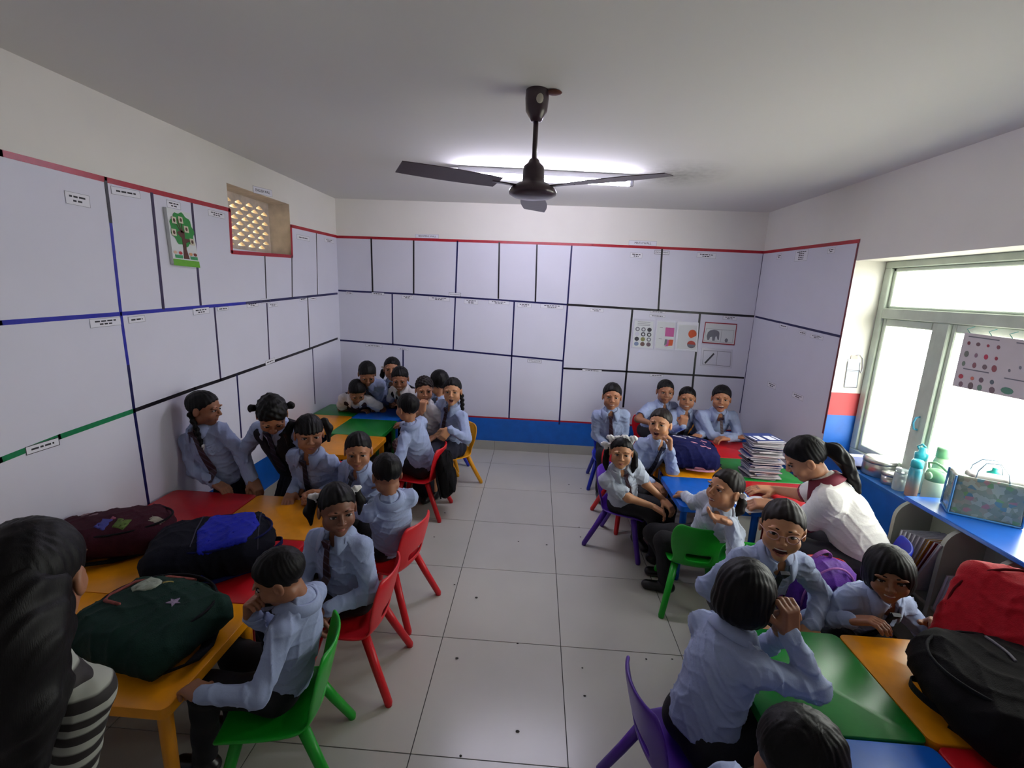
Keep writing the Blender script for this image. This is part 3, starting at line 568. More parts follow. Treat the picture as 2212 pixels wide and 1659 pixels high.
# ---- square plastic tables, one per coloured top
def table(x0, x1, y0, y1, col, label, grp, h=TH):
    cx, cy = (x0+x1)/2, (y0+y1)/2; hx, hy = (x1-x0)/2-.0015, (y1-y0)/2-.0015; m = PLAST[col]
    t = empty('square_table', (cx, cy, 0), 0, label, 'table', grp)
    r = .025; P = []
    for sx, sy, a0 in ((1, 1, 0), (-1, 1, 90), (-1, -1, 180), (1, -1, 270)):
        for k in range(5): a = rad(a0+22.5*k); P.append((sx*(hx-r)+r*math.cos(a), sy*(hy-r)+r*math.sin(a)))
    V = []; n = len(P); prof = [(1, -.035), (1, -.006), (.9965, -.0015), (.985, 0)]
    for f_, z in prof: V += [(x*f_, y*f_, h+z) for x, y in P]
    V += [(x*.94, y*.94, h-.035) for x, y in P]; k = len(prof)
    Fc = [(i*n+j, i*n+(j+1) % n, (i+1)*n+(j+1) % n, (i+1)*n+j) for i in range(k-1) for j in range(n)]+[tuple((k-1)*n+j for j in range(n))]+[(j, k*n+j, k*n+(j+1) % n, (j+1) % n) for j in range(n)]+[tuple(k*n+j for j in range(n))[::-1]]
    autosmooth(raw('tabletop', V, Fc, m, t), 50)
    lg = MB().lathe([(.017, 0), (.019, .02), (.021, h-.04), (.024, h-.03)], n=12)
    o = None
    for sx in (-1, 1):
        for sy in (-1, 1):
            if o is None: o = lg.build('leg', m, t, True); q = o
            else: q = o.copy(); COL.objects.link(q); q.parent = t
            q.location = (sx*(hx-.035), sy*(hy-.035), 0)
    return t
GL, GF, GR, GN = 'tables along the left wall', 'tables in the back left corner', 'tables at the right under the notebooks', 'tables at the near right'
x0, x1, x2 = -2.085, -1.58, -1.06
table(x0, x1, 1.97, 2.41, 'red', 'red square table at the left wall behind the maroon backpack', GL); table(x1, x2, 1.97, 2.41, 'yellow', 'yellow square table under clasped hands at the left', GL)
table(x0, x1, 1.51, 1.97, 'yellow', 'yellow square table under the maroon backpack at the left wall', GL); table(x1, x2, 1.51, 1.97, 'red', 'red square table under the blue and black backpack', GL)
table(x0, x1, 1.05, 1.51, 'yellow', 'yellow square table at the left wall, next to the striped shirt', GL); table(x1, x2+.04, 1.05, 1.51, 'yellow', 'yellow square table under the dark green backpack', GL)
y0, y1, y2 = -2.09, -1.69, -1.24
table(y0, y1+.0, 4.09, 4.48, 'green', 'green square table in the back left corner against the wall', GF); table(y1, y2, 4.03, 4.48, 'blue', 'blue square table in the back left corner with clasped hands on it', GF)
table(y0, y1, 3.62, 4.09, 'yellow', 'yellow square table at the left wall in front of the green corner table', GF); table(y1, y2, 3.56, 4.03, 'green', 'green square table in front of the blue corner table', GF)
table(y1+.06, y2+.05, 3.10, 3.56, 'yellow', 'yellow square table between the green corner table and the clasped hands', GF)
table(.92, 1.42, 2.60, 3.07, 'blue', 'blue square table beside the green chair on the right', GR); table(1.42, 1.90, 2.60, 3.07, 'red', "red square table under the hands of the person in white polo", GR)
table(.97, 1.43, 3.07, 3.52, 'yellow', 'yellow square table under the navy and pink backpack', GR); table(1.43, 1.92, 3.07, 3.52, 'green', 'green square table under the pile of notebooks', GR)
table(1.0, 1.46, 3.52, 3.96, 'blue', 'blue square table at the right nearest the back wall', GR); table(1.46, 1.94, 3.52, 3.96, 'red', 'red square table under crossed forearms at the back right', GR)
table(.74, 1.205, 1.155, 1.59, 'green', 'green square table with a bright window reflection', GN); table(1.205, 1.69, 1.155, 1.59, 'yellow', 'yellow square table under the black and red backpacks', GN)
table(.74, 1.205, .69, 1.15, 'blue', 'blue square table at the bottom edge beside the green table', GN); table(1.205, 1.69, .69, 1.15, 'red', 'red square table at the bottom right corner under the black backpack', GN)
# ---- kids' plastic chairs
def chair_mesh():
    # profile: seat front -> seat rear -> back top (y forward, z up)
    prof = [(.165, .262, .125), (.160, .278, .140), (.10, .283, .150), (.02, .274, .152), (-.06, .270, .150), (-.115, .276, .140), (-.145, .300, .126), (-.158, .335, .124), (-.166, .375, .138), (-.178, .43, .152), (-.192, .49, .152), (-.203, .535, .138), (-.207, .553, .11)]
    NX = 12; V = []; Fc = []
    for i, (y, z, w_) in enumerate(prof):
        back = max(0, min(1, (i-4)/3))
        for j in range(NX+1):
            t = -1+2*j/NX; e = abs(t)**2.4
            V.append((t*w_, y+back*.035*e-(1-back)*.0, z+(1-back)*.018*e))
    for i in range(len(prof)-1):
        for j in range(NX):
            if i == 7 and 3 <= j <= 8: continue                 # slot in the lower back
            a = i*(NX+1)+j; Fc.append((a, a+1, a+NX+2, a+NX+1))
    me = bpy.data.meshes.new('seat_shell'); me.from_pydata(V, [], Fc); me.update(); me.polygons.foreach_set('use_smooth', [True]*len(Fc)); return me
CH_ME = chair_mesh(); CH_LEG = {}
def chair_leg(sx, sy):
    b = MB(); top = np.array([sx*.105, (.10 if sy > 0 else -.10), .272]); bot = np.array([sx*.165, (.175 if sy > 0 else -.215), .0])
    b.tube([top, top*.55+bot*.45, bot+np.array([0, 0, .012]), bot], [.02, .0185, .017, .015], n=12); o = b.build('leg', [], None, True); me = o.data; bpy.data.objects.remove(o); return me
for sx in (-1, 1):
    for sy in (-1, 1): CH_LEG[(sx, sy)] = chair_leg(sx, sy)
def chair(x, y, yaw, col, label, grp='small plastic chairs', s=1.0):
    r = empty('plastic_chair', (x, y, 0), rad(yaw)+math.pi, label, 'chair', grp); m = CH[col]; r.scale = (s, s, s)
    o = bpy.data.objects.new('seat_shell', CH_ME); COL.objects.link(o); o.parent = r; o.data = CH_ME if not CH_ME.materials else CH_ME.copy(); o.data.materials.clear(); o.data.materials.append(m)
    so = o.modifiers.new('thick', 'SOLIDIFY'); so.thickness = .012; so.offset = 0; ss = o.modifiers.new('sub', 'SUBSURF'); ss.levels = 2; ss.render_levels = 2
    for k, me in CH_LEG.items():
        q = bpy.data.objects.new('leg', me.copy()); COL.objects.link(q); q.parent = r; q.data.materials.append(m)
    return r
# ---- backpacks
def backpack(loc, R, dims, mats, label, name='backpack', seed=0, pocket=True, handle=True, straps=True, h=.008, extra=None):
    """R columns: width, length (towards the top of the bag), front (outwards); loc: centre of the back panel"""
    r_ = random.Random(seed); W, L, D = dims; R = np.array(R).T if False else np.column_stack([nrm(c) for c in R]); loc = np.array(loc, float)
    root = empty(name, loc, 0, label, 'backpack'); T = lambda x, y, z: R@np.array([x, y, z]); ph = r_.uniform(0, 6)
    s = SDF(); s.box(T(0, -.02, D*.42), (W*.5, L*.46, D*.42), R, .06, .02); s.ell(T(0, L*.30, D*.40), (W*.47, L*.22, D*.40), R, .05); s.ell(T(0, -.02, D*.62), (W*.44, L*.40, D*.34), R, .05)
    def fold(X, Y, Z):
        r1 = np.sin(31*X+22*Y+14*Z+1.3*np.sin(19*Y-12*X)+ph); r2 = np.sin(27*Y-33*X+20*Z+1.5*np.sin(23*X+9*Z)+2*ph)
        return .004*np.sin(21*X+17*Y+ph)*np.cos(19*Z-15*Y+ph)-.006*(1-abs(r1))**3-.005*(1-abs(r2))**3
    s.disp(fold); V, Fq = s.net(h); numesh('body', V, Fq, mats[0], root)
    if pocket:
        p = SDF(); p.box(T(0, -L*.16, D*.88), (W*.38, L*.26, D*.20), R, .035, .02); p.ell(T(0, -L*.14, D*.98), (W*.32, L*.22, D*.17), R, .04); p.disp(fold); V, Fq = p.net(h); numesh('front_pocket', V, Fq, mats[1], root)
    zt = [T(x, y, D*.80) for x, y in [(W*.46*math.cos(a), L*.04+L*.46*math.sin(a)) for a in np.linspace(-.5, math.pi+.5, 26)]]
    MB().tube(zt, .005, n=6).build('zip_piping', mats[2], root, True)
    if handle:
        a, b = T(-W*.16, L*.46, D*.2), T(W*.16, L*.46, D*.2); up = T(0, .055, .02)
        pts = [a*(1-t)+b*t+up*math.sin(math.pi*t)**.6 for t in np.linspace(0, 1, 11)]; MB().strip(pts, T(0, 0, 1), .011, .004, T(0, 1, 0)).build('grab_handle', mats[2], root)
    if straps:
        for sx in (-1, 1):
            pts = [T(sx*W*.22, L*.42, .01), T(sx*W*.34, L*.30, -.004), T(sx*W*.5, L*.02, .0), T(sx*W*.56, -L*.2, .015), T(sx*W*.46, -L*.40, .02)]
            MB().strip(pts, T(0, 1, 0)*.0+T(0, 0, 1)*.0+T(.5, .8, 0), .022, .009, T(0, 0, 1)).build('shoulder_strap', mats[2], root, True)
    if extra: extra(root, T, W, L, D, s)
    return root
def on(T, s_, pts, lift=.003, far=.3):
    """press flat shape onto the bag front"""
    out = []
    for x, y in pts:
        o = T(x, y, far); d = -T(0, 0, 1); p = s_.ray(o, d, far+.05); out.append((p if p is not None else T(x, y, .1))+T(0, 0, 1)*lift)
    return out
fab = lambda n, c, r=.85: mat('bag_'+n, c, r, .15, 60, .25, 300, spec=.2)
def panel(root, T, s_, name, pts, m, lift=.004, face=True):
    c = np.array(pts, float); ex, ey, ez = T(1, 0, 0), T(0, 1, 0), T(0, 0, 1); ar = sum(c[i-1][0]*c[i][1]-c[i][0]*c[i-1][1] for i in range(len(c)))
    def prism(X, Y, Z):
        x = X*ex[0]+Y*ex[1]+Z*ex[2]; y = X*ey[0]+Y*ey[1]+Z*ey[2]; z = X*ez[0]+Y*ez[1]+Z*ez[2]; d = .03-z if face else 0*z-1
        for i in range(len(c)):
            a, b = c[i-1], c[i]; e = b-a; n = np.array([e[1], -e[0]])*(1 if ar > 0 else -1); n = n/np.linalg.norm(n); d = np.maximum(d, (x-a[0])*n[0]+(y-a[1])*n[1])
        return d
    V, Fq = s_.panel(lift, prism); return numesh(name, V, Fq, m, root)
def decal(root, T, s_, name, pts, m, lift=.003):
    P = on(T, s_, pts, lift); n = T(0, 0, 1); c = sum(P)/len(P); V = [c]+P+[p-n*.004 for p in P]; k = len(P)
    raw(name, V, [(0, 1+i, 1+(i+1) % k) for i in range(k)]+[(1+i, 1+k+i, 1+k+(i+1) % k, 1+(i+1) % k) for i in range(k)], m, root)
flatR = lambda deg, tilt=0: [(math.cos(rad(deg)), math.sin(rad(deg)), 0), (-math.sin(rad(deg)), math.cos(rad(deg)), 0), (0, 0, 1)]
# maroon backpack at the wall, lying flat
def ex_maroon(root, T, W, L, D, s_):
    for pts, c in (([(.04, .03), (.1, .02), (.12, .07), (.06, .09)], '5c7038'), ([(.02, -.03), (.09, -.04), (.11, .0), (.04, .015)], '44468a'), ([(.0, .0), (.04, .0), (.04, .03)], '8a4a5c'), ([(-.08, -.1), (-.05, -.1), (-.05, -.07), (-.08, -.07)], '8a7078'), ([(-.1, -.14), (-.075, -.14), (-.075, -.11), (-.1, -.11)], '8a7078'), ([(.02, .15), (.07, .14), (.075, .19), (.03, .2)], '9a9484')): panel(root, T, s_, 'patch', pts, fab('patch_'+c, c))
backpack((-1.87, 1.80, TH+.014), flatR(-62), (.29, .44, .15), (fab('maroon', '38101e'), fab('maroon', '38101e'), fab('black_web', '0e0e14')), 'maroon backpack with coloured patches lying against the left wall', seed=1, extra=ex_maroon, pocket=False)
def ex_blue(root, T, W, L, D, s_):
    panel(root, T, s_, 'blue_flap', [(-.15, .13), (.0, .185), (.14, .15), (.165, -.02), (.03, -.05), (-.12, -.02)], fab('royal_blue', '1420a0', .6), .005)
    for a in ((-.14, .17, .14, .19), (-.13, -.06, .13, -.05)): MB().tube(on(T, s_, [(a[0]+(a[2]-a[0])*t, a[1]+(a[3]-a[1])*t) for t in np.linspace(0, 1, 8)]), .003, n=5).build('zip', fab('grey_zip', '3a3a48'), root)
backpack((-1.36, 1.74, TH+.014), flatR(-66), (.34, .46, .17), (fab('black_navy', '080a18'), fab('black_navy', '080a18'), fab('deep_blue', '0c1244')), 'blue and black backpack lying on the red table', seed=2, extra=ex_blue, pocket=False)
def ex_green(root, T, W, L, D, s_):
    panel(root, T, s_, 'bird_patch', [(-.09+.05*math.cos(a)*(1.15 if math.cos(a) > 0 else 1), .05+.042*math.sin(a)) for a in np.linspace(0, 6.28, 14)[:-1]], fab('bird_white', '8f9688'), .004); panel(root, T, s_, 'beak_patch', [(-.045, .075), (-.0, .1), (-.035, .06)], fab('beak', '9a8a50'), .005)
    decal(root, T, s_, 'star_patch', [(.085+r*math.cos(a), .01+r*math.sin(a)) for i, a in enumerate(np.linspace(.3, .3+6.283, 11)[:-1]) for r in ((.022 if i % 2 == 0 else .009),)], fab('star', '86788e'), .004)
    MB().tube(on(T, s_, [(-.0, .16), (-.1, .14), (-.155, .06), (-.16, -.02), (-.14, -.05), (-.06, -.06)], .004), .006, n=6).build('pink_piping', fab('pink_piping', '8a4a44'), root, True)
backpack((-1.26, 1.305, TH+.014), flatR(-12), (.42, .34, .15), (fab('dark_green', '0f2a22'), fab('dark_green', '0f2a22'), fab('black_web', '0e0e14')), 'dark green backpack with a white bird patch on the yellow table', seed=3, extra=ex_green, pocket=False)
# navy and pink backpack on the right tables
def ex_navy(root, T, W, L, D, s_):
    pk, wt = fab('pink', 'c88a9c', .6), fab('white_print', 'c9c4cc', .6)
    panel(root, T, s_, 'white_print', [(-.12, .09), (-.1, .12), (-.06, .07), (-.02, .03), (-.03, .01), (-.08, .05)], wt); panel(root, T, s_, 'white_print', [(-.05, .09), (.0, .1), (.05, .08), (.05, .05), (-.02, .06)], wt, .004)
    for q in ([(-.01, -.04), (.05, -.05), (.05, -.065), (-.01, -.06)], [(.06, .02), (.07, .02), (.1, -.06), (.09, -.06)], [(.08, .03), (.12, .02), (.12, .0), (.085, .005)], [(.05, -.09), (.13, -.1), (.13, -.115), (.05, -.11)]): panel(root, T, s_, 'pink_trim', q, pk, .004)
    b = SDF(); b.box(T(.05, -L*.47, D*.35), (.045, .012, .045), np.column_stack([T(1, 0, 0), T(0, 1, 0), T(0, 0, 1)]), .01); V, Fq = b.net(.005); numesh('pink_pocket', V, Fq, pk, root)
    MB().strip([T(-.05, -L*.5, .012), T(.03, -L*.54, .012), T(.10, -L*.56, .018), T(.14, -L*.52, .02)], T(0, 1, 0), .016, .006, T(0, 0, 1)).build('pink_strap', pk, root, True)
backpack((1.20, 3.36, TH+.014), flatR(-8), (.38, .42, .17), (fab('navy', '14184c'), fab('navy', '14184c'), fab('navy_web', '0c0e2a')), 'navy backpack with pink trim lying on the yellow table', seed=4, extra=ex_navy, pocket=False)
# near right: black and red backpacks on the table
Rb = [(.62, -.78, 0), (.55, .44, .71), (-.55, -.44, .71)]
def ex_black(root, T, W, L, D, s_):
    for pts in ([(-.12, .05), (-.02, .05)], [(.02, .05), (.14, .05)]): MB().tube(on(T, s_, [(pts[0][0]+(pts[1][0]-pts[0][0])*t, .05) for t in np.linspace(0, 1, 6)]), .004, n=5).build('zip', fab('zip_grey', '6a6870', .4), root)
backpack((1.52, 1.22, TH+.012), [(.2, .98, 0), (-.98, .2, 0), (0, 0, 1)], (.40, .52, .21), (fab('black', '0a0809'), fab('black', '0a0809'), fab('black_web', '0e0e14')), 'black backpack lying on the near right tables', seed=5, extra=ex_black, pocket=False)
backpack((1.74, 1.43, TH+.13), [(.5, -.85, 0), (.45, .26, .85), (-.72, -.43, .52)], (.44, .42, .20), (fab('crimson', 'a80c1e', .7), fab('crimson', 'a80c1e', .7), fab('dark_red', '56060e')), 'red backpack standing behind the black backpack', seed=6, pocket=False)
# purple backpack on the back of a green chair
backpack((1.36, 2.02, .42), [(1, .12, 0), (0, -.05, 1), (.12, -1, 0)], (.27, .36, .15), (fab('violet', '5c2c8c', .6), fab('violet_dark', '47227a', .6), fab('lilac', '9a5a9c', .6)), 'purple backpack hanging on a green chair behind the laughing person', seed=8)
# black backpack hung on a red chair
backpack((-.695, 3.30, .33), [(0, 1, 0), (-.08, 0, 1), (1, 0, .08)], (.23, .36, .10), (fab('black', '0a0809'), fab('black2', '0e0c0e'), fab('black_web', '0e0e14')), 'black backpack hung on the back of a red chair', seed=9)
# ---- shelf unit below the window with partitions and board on top
M_gs = mat('shelf_grey_plastic', '8e9288', .45, .06, 10); BZ = .745
shf = empty('book_shelf', (2.1, 1.8, 0), 0, 'grey plastic book shelf with rounded partitions under the window', 'shelf')
def part_panel(y):
    xf, xb, zt, r = 1.985, XR-.01, BZ-.022, .10; P = [(xb, .0), (xb, zt)]+[(xf+r-r*math.sin(a), zt-r+r*math.cos(a)) for a in np.linspace(0, math.pi/2, 8)]+[(xf, 0)]
    b = MB().quadbox([(x-2.1, y-1.8, z) for x, z in P], (0, 1, 0), .022); return autosmooth(b.build('partition', M_gs, shf), 30)
for y in (2.385, 2.085, 1.84, 1.55, 1.25): part_panel(y)
MB().box((1.995-2.1, 1.25-1.8, .30), (XR-.01-2.1, 2.40-1.8, .318)).build('shelf_board', M_gs, shf); MB().box((1.995-2.1, 1.25-1.8, .02), (XR-.01-2.1, 2.40-1.8, .04)).build('shelf_board', M_gs, shf)
MB().box((XR-.022-2.1, 1.25-1.8, .02), (XR-.012-2.1, 2.40-1.8, BZ-.03)).build('back_panel', M_gs, shf)
top = tag(MB().box((-.21, -.62, -.011), (.21, .62, .011), bev=.004).build('shelf_top_board', mat('board_blue_laminate', '1c5cb8', .25, .05, 10), None, False, (2.235, 1.79, BZ-.01)), 'blue laminate board lying on the grey shelf and window sill', 'board')
# notebooks: cover, pages
def notebook_mesh(W, L, t, curl, mi_c):
    nx = 7; V = []; Fc = []; M_ = []; b = MB()
    for (z0, z1, ins, mi) in ((0, .0009, 0, 0), (.0009, t-.0009, .003, 1), (t-.0009, t, 0, 0)):
        V = []
        for i in range(nx+1):
            u = i/nx; x = -W/2+W*u if ins == 0 else -W/2+(W-ins)*u; dz = curl*(u**3)
            for y in (-L/2+ins, L/2-ins): V += [(x, y, z0+dz), (x, y, z1+dz)]
        f = []
        for i in range(nx): a = i*4; f += [(a+1, a+5, a+7, a+3), (a, a+2, a+6, a+4), (a, a+4, a+5, a+1), (a+2, a+3, a+7, a+6)]
        f += [(0, 1, 3, 2), (nx*4, nx*4+2, nx*4+3, nx*4+1)]; b._add(V, f, mi)
    return b
M_pages = mat('notebook_pages', 'cfcbcf', .8, .08, 90); COVS = [mat('cover_'+c, c, .5, .05, 20) for c in ('3a4470', '8a8a9a', 'b4aeb4', '56505c', '2a3a78', '9a6a74', 'a8a4ae', '6a6470')]
def notebook(loc, rz, label, grp, cov, W=.165, L=.21, t=.0075, curl=.0, rot=None):
    b = notebook_mesh(W, L, t, curl, 0); r = empty('notebook', loc, rz, label, 'notebook', grp)
    cv = MB(); pg = MB()
    n = 8*4
    for fi, f in enumerate(b.f):
        (pg if b.m[fi] else cv)
    cv.v = b.v; cv.f = [f for f, m_ in zip(b.f, b.m) if m_ == 0]; cv.m = [0]*len(cv.f); pg.v = b.v; pg.f = [f for f, m_ in zip(b.f, b.m) if m_ == 1]; pg.m = [0]*len(pg.f)
    cv.build('cover', cov, r); pg.build('pages', M_pages, r)
    if rot is not None: r.rotation_euler = rot
    return r
c0 = PZ(1655, 1068, TH); zc = TH+.001; rn = random.Random(11); NB = 31; bx, by = 1.66, 3.20
for i in range(NB):
    t = rn.uniform(.0066, .0086); jx, jy = rn.gauss(0, .012), rn.gauss(0, .01); top_ = i >= NB-1
    if 20 < i < NB-1: jx += .012
    lab = 'white and navy patterned notebook on top of the pile' if top_ else 'notebook in the tall pile on the green table'
    nb_ = notebook((bx+jx-(.01 if i > 14 else 0), by+jy, zc), rad(90+rn.gauss(0, 7)) if i % 4 else rad(-90+rn.gauss(0, 9)), lab, 'notebooks in the pile on the right tables', COVS[4] if top_ else COVS[rn.randrange(8)], curl=(cu := (rn.choice((0, .004, .009, .006)) if i > 10 else 0)), t=t)
    zc += t+.0006+cu*.35
    if top_:
        for y0_, y1_ in ((-.09, -.075), (-.06, -.01), (.02, .065), (.085, .1)): MB().box((-.06, y0_, t+.0001+.0), (.05, y1_, t+.0012)).build('white_label', M_paper, nb_)
# open notebook behind the laughing person
r = empty('open_notebook', (PZ(1640, 1090, TH)[0], PZ(1640, 1090, TH)[1], TH+.001), rad(12), 'open white notebook under the hand of the person in white polo', 'notebook')
for s_ in (-1, 1):
    V = [(s_*.15*u, y, .001+.010*math.sin(min(1, u*1.6)*math.pi)*.8*(1-u*.6)) for u in np.linspace(0, 1, 9) for y in (-.1, .1)]; n = len(V); V += [(x, y, 0) for x, y, z in V]
    Fc = [(i*2, i*2+2, i*2+3, i*2+1) for i in range(8)]+[(n+i*2, n+i*2+1, n+i*2+3, n+i*2+2) for i in range(8)]+[(i*2, n+i*2, n+i*2+2, i*2+2) for i in range(8)]+[(i*2+1, i*2+3, n+i*2+3, n+i*2+1) for i in range(8)]+[(16, 17, n+17, n+16)]
    raw('page_block', V, Fc, M_paper, r, True)
# files and notebooks standing slanted in the shelf bays
rn = random.Random(5); M_fileg = mat('file_white', 'b4b4bc', .6, .06, 40)
def slant_book(y, z, ang, cov, lab, L=.2, H_=.24, t=.012):
    o = empty('shelved_notebook', (2.075, y, z), 0, lab, 'notebook', 'notebooks standing in the grey shelf'); o.rotation_euler = (ang, 0, 0)
    MB().box((-L/2, -t/2, 0), (L/2, -t/2+.0012, H_)).box((-L/2, t/2-.0012, 0), (L/2, t/2, H_)).build('cover', cov, o); MB().box((-L/2+.003, -t/2+.0012, .002), (L/2-.004, t/2-.0012, H_-.003)).build('pages', M_fileg, o)
for i in range(9): slant_book(2.345-.017*i, .322, rad(6+3.4*i*.5), (mat('cover_mustard', 'c8920c', .5) if i == 6 else mat('cover_dark_red', '7c1c20', .5) if i == 7 else M_fileg), 'white notebook slanting in the far bay of the grey shelf' if i < 6 else ('mustard yellow notebook slanting in the far shelf bay' if i == 6 else 'dark red notebook slanting in the far shelf bay' if i == 7 else 'last white notebook beside the dark red one in the far bay'), H_=.27+.008*i)
for i in range(9): slant_book(2.05-.014*i, .322, rad(8+1.4*i), (mat('cover_forest', '143a28', .5) if i == 8 else M_fileg), 'white notebook slanting in the second bay of the grey shelf' if i < 8 else 'dark green notebook slanting in the second shelf bay', H_=.2)
# ---- things on the window sill
M_steel = mat('brushed_steel', 'b8b8b4', .3, .05, 30, metal=.85); M_cy = mat('cyan_plastic', '38b4c4', .3); M_tq = mat('turquoise_plastic', '20a89c', .35); M_pg = mat('pale_green_enamel', '9cc4a0', .35); M_pg2 = mat('green_cap', '7cb488', .4); M_clr = mat('clear_plastic', 'd8e4e4', .15, trans=.6)
SZ = ZS+.003
def jar(name, p, label, prof, m, cat_, lid=None, mlid=None, pname='body'):
    r = empty(name, (p[0], p[1], SZ), 0, label, cat_); MB().lathe(prof, n=28).build(pname, m, r, True)
    if lid: MB().lathe(lid, n=24).build('lid', mlid or m, r, True)
    return r
def sp(u, v): return PZ(u, v, SZ)
p = sp(1888, 1022); p[0] = 2.32
jar('steel_tiffin', (2.31, 2.99, 0), 'large round steel tin on the window sill', [(.085, 0), (.09, .004), (.09, .085), (.088, .09)], M_steel, 'tin', [(.092, .086), (.092, .104), (.085, .112), (0, .113)])
jar('steel_tin', (2.275, 2.835, 0), 'small steel tin in front of the large tin', [(.045, 0), (.047, .003), (.047, .06)], M_steel, 'tin', [(.049, .055), (.049, .07), (.045, .075), (0, .076)])
jar('clear_bottle', (2.26, 2.745, 0), 'clear plastic bottle beside the small steel tin', [(.03, 0), (.033, .005), (.033, .10), (.028, .115)], M_clr, 'bottle', [(.03, .112), (.03, .135), (0, .136)], M_clr)
def grad(name, ca, cb, z0, z1):
    m = mat(name, ca, .2, trans=.3); nt = m.node_tree; b = nt.nodes['Principled BSDF']; tc = nt.nodes.new('ShaderNodeTexCoord'); sx = nt.nodes.new('ShaderNodeSeparateXYZ'); mr = nt.nodes.new('ShaderNodeMapRange'); mr.inputs[1].default_value = z0; mr.inputs[2].default_value = z1
    mx = nt.nodes.new('ShaderNodeMix'); mx.data_type = 'RGBA'; mx.inputs[6].default_value = (*lin(ca), 1); mx.inputs[7].default_value = (*lin(cb), 1); nt.links.new(tc.outputs['Object'], sx.inputs[0]); nt.links.new(sx.outputs[2], mr.inputs[0]); nt.links.new(mr.outputs[0], mx.inputs[0]); nt.links.new(mx.outputs[2], b.inputs['Base Color']); return m
jar('tinted_bottle', (2.268, 2.66, 0), 'tall water bottle fading from orange to blue', [(.028, 0), (.031, .006), (.031, .16), (.026, .185)], grad('bottle_fade', 'd8a88c', '58b8d0', .03, .14), 'bottle', [(.03, .18), (.03, .215), (.024, .225), (0, .226)], M_cy)
r = jar('cyan_cap_bottle', (2.345, 2.735, 0), 'water bottle with cyan flip cap behind the tinted bottle', [(.033, 0), (.036, .006), (.036, .19), (.03, .21)], M_clr, 'bottle', [(.034, .205), (.034, .245), (.02, .25), (.018, .275), (0, .276)], M_cy)
MB().tube([(.0, .02, .25), (0, .04, .275), (0, .01, .295), (0, -.015, .285)], .006, n=6).build('carry_loop', M_cy, r, True)
r = jar('green_flask', (2.285, 2.545, 0), 'pale green flask with a round button cap on the window sill', [(.043, 0), (.047, .006), (.047, .14), (.044, .15)], mat('flask_mint', 'bcd4c0', .3), 'flask', [(.046, .148), (.046, .19), (.04, .205), (.025, .212), (0, .213)], M_pg2)
MB().lathe([(.02, 0), (.02, .012), (.016, .014), (0, .014)], n=18, ax=0, c=(-.058, -.012, .18)).build('button', M_pg, r, True)
MB().tube([(-.02, .03, .21), (-.015, .045, .235), (.0, .02, .245), (.01, -.01, .235), (.02, -.04, .215)], .007, n=8).build('carry_loop', M_pg2, r, True)
jar('tall_green_bottle', (2.40, 2.66, 0), 'tall pale green bottle in front of the window mullion', [(.036, 0), (.038, .006), (.038, .22), (.03, .25)], mat('bottle_sage', 'a8c8a4', .35), 'bottle', [(.033, .248), (.033, .30), (.03, .306), (0, .307)], M_pg2)
jar('grey_bottle', (2.36, 2.50, 0), 'narrow grey bottle with olive cap beside the green flask', [(.02, 0), (.022, .004), (.022, .10), (.018, .12)], mat('bottle_grey', '70747c', .4), 'bottle', [(.02, .118), (.02, .14), (0, .141)], mat('cap_olive', '94a83c', .4))
def crate(name, c, hx, hy, hz, m, lab, rz=0):
    r = empty(name, (c[0], c[1], c[2]), rz, lab, 'lunch box'); MB().box((-hx, -hy, 0), (hx, hy, hz*1.4), bev=.012).build('body', m, r); MB().box((-hx-.004, -hy-.004, hz*1.4), (hx+.004, hy+.004, hz*2), bev=.008).build('lid', M_tq, r); return r
crate('lunch_box', (2.33, 2.375, BZ+.002), .04, .035, .022, mat('lunch_pale', 'bcd8cc', .4), 'turquoise lunch box between the bottles and the clear bag')
r = empty('turquoise_bottle', (2.40, 2.36, BZ+.002), 0, 'clear bottle with turquoise spout cap behind the clear bag', 'bottle'); MB().lathe([(.028, 0), (.03, .005), (.03, .13), (.024, .15)], n=20).build('body', M_clr, r, True); MB().lathe([(.028, .148), (.03, .155), (.03, .175), (.012, .185), (.012, .2), (0, .2)], n=20).build('cap', M_tq, r, True)
# exercise books at the far end of the sill
for i in range(3): notebook((2.30+.01*i, 3.20-.03*i, SZ+.009*i), rad(70+9*i), ('blue and white notebook on top of the sill pile', 'middle notebook of the sill pile', 'lowest notebook of the sill pile')[2-i], 'notebooks on the window sill', COVS[(4, 0, 4)[i]], curl=.03 if i == 2 else .0, t=.008)
# clear lunch bag with floral print
bag = empty('clear_bag', (2.235, 2.215, BZ+.001), rad(-30), 'clear plastic bag with flower print and blue edges on the blue board', 'bag')
M_cb = mat('bag_floral_plastic', '6f7f70', .25, spec=.6); W2, D2, H2 = .13, .07, .20
def floral():
    m = M_cb; nt = m.node_tree; b = nt.nodes['Principled BSDF']; tc = nt.nodes.new('ShaderNodeTexCoord'); v = nt.nodes.new('ShaderNodeTexVoronoi'); v.inputs['Scale'].default_value = 48; nt.links.new(tc.outputs['Object'], v.inputs['Vector'])
    r = nt.nodes.new('ShaderNodeValToRGB'); r.color_ramp.interpolation = 'CONSTANT'; e = r.color_ramp.elements; e[0].color = (*lin('66746a'), 1); e[1].position = .35; e[1].color = (*lin('7c8880'), 1)
    for p_, c_ in ((.55, '5e6e60'), (.7, '74766c'), (.86, '4a6c78'), (.92, '806468'), (.96, '5a7c54')): q = e.new(p_); q.color = (*lin(c_), 1)
    sp_ = nt.nodes.new('ShaderNodeSeparateColor'); nt.links.new(v.outputs['Color'], sp_.inputs[0]); nt.links.new(sp_.outputs[0], r.inputs[0]); nt.links.new(r.outputs[0], b.inputs['Base Color'])
floral(); M_be = mat('bag_blue_edge', '3478b0', .4)
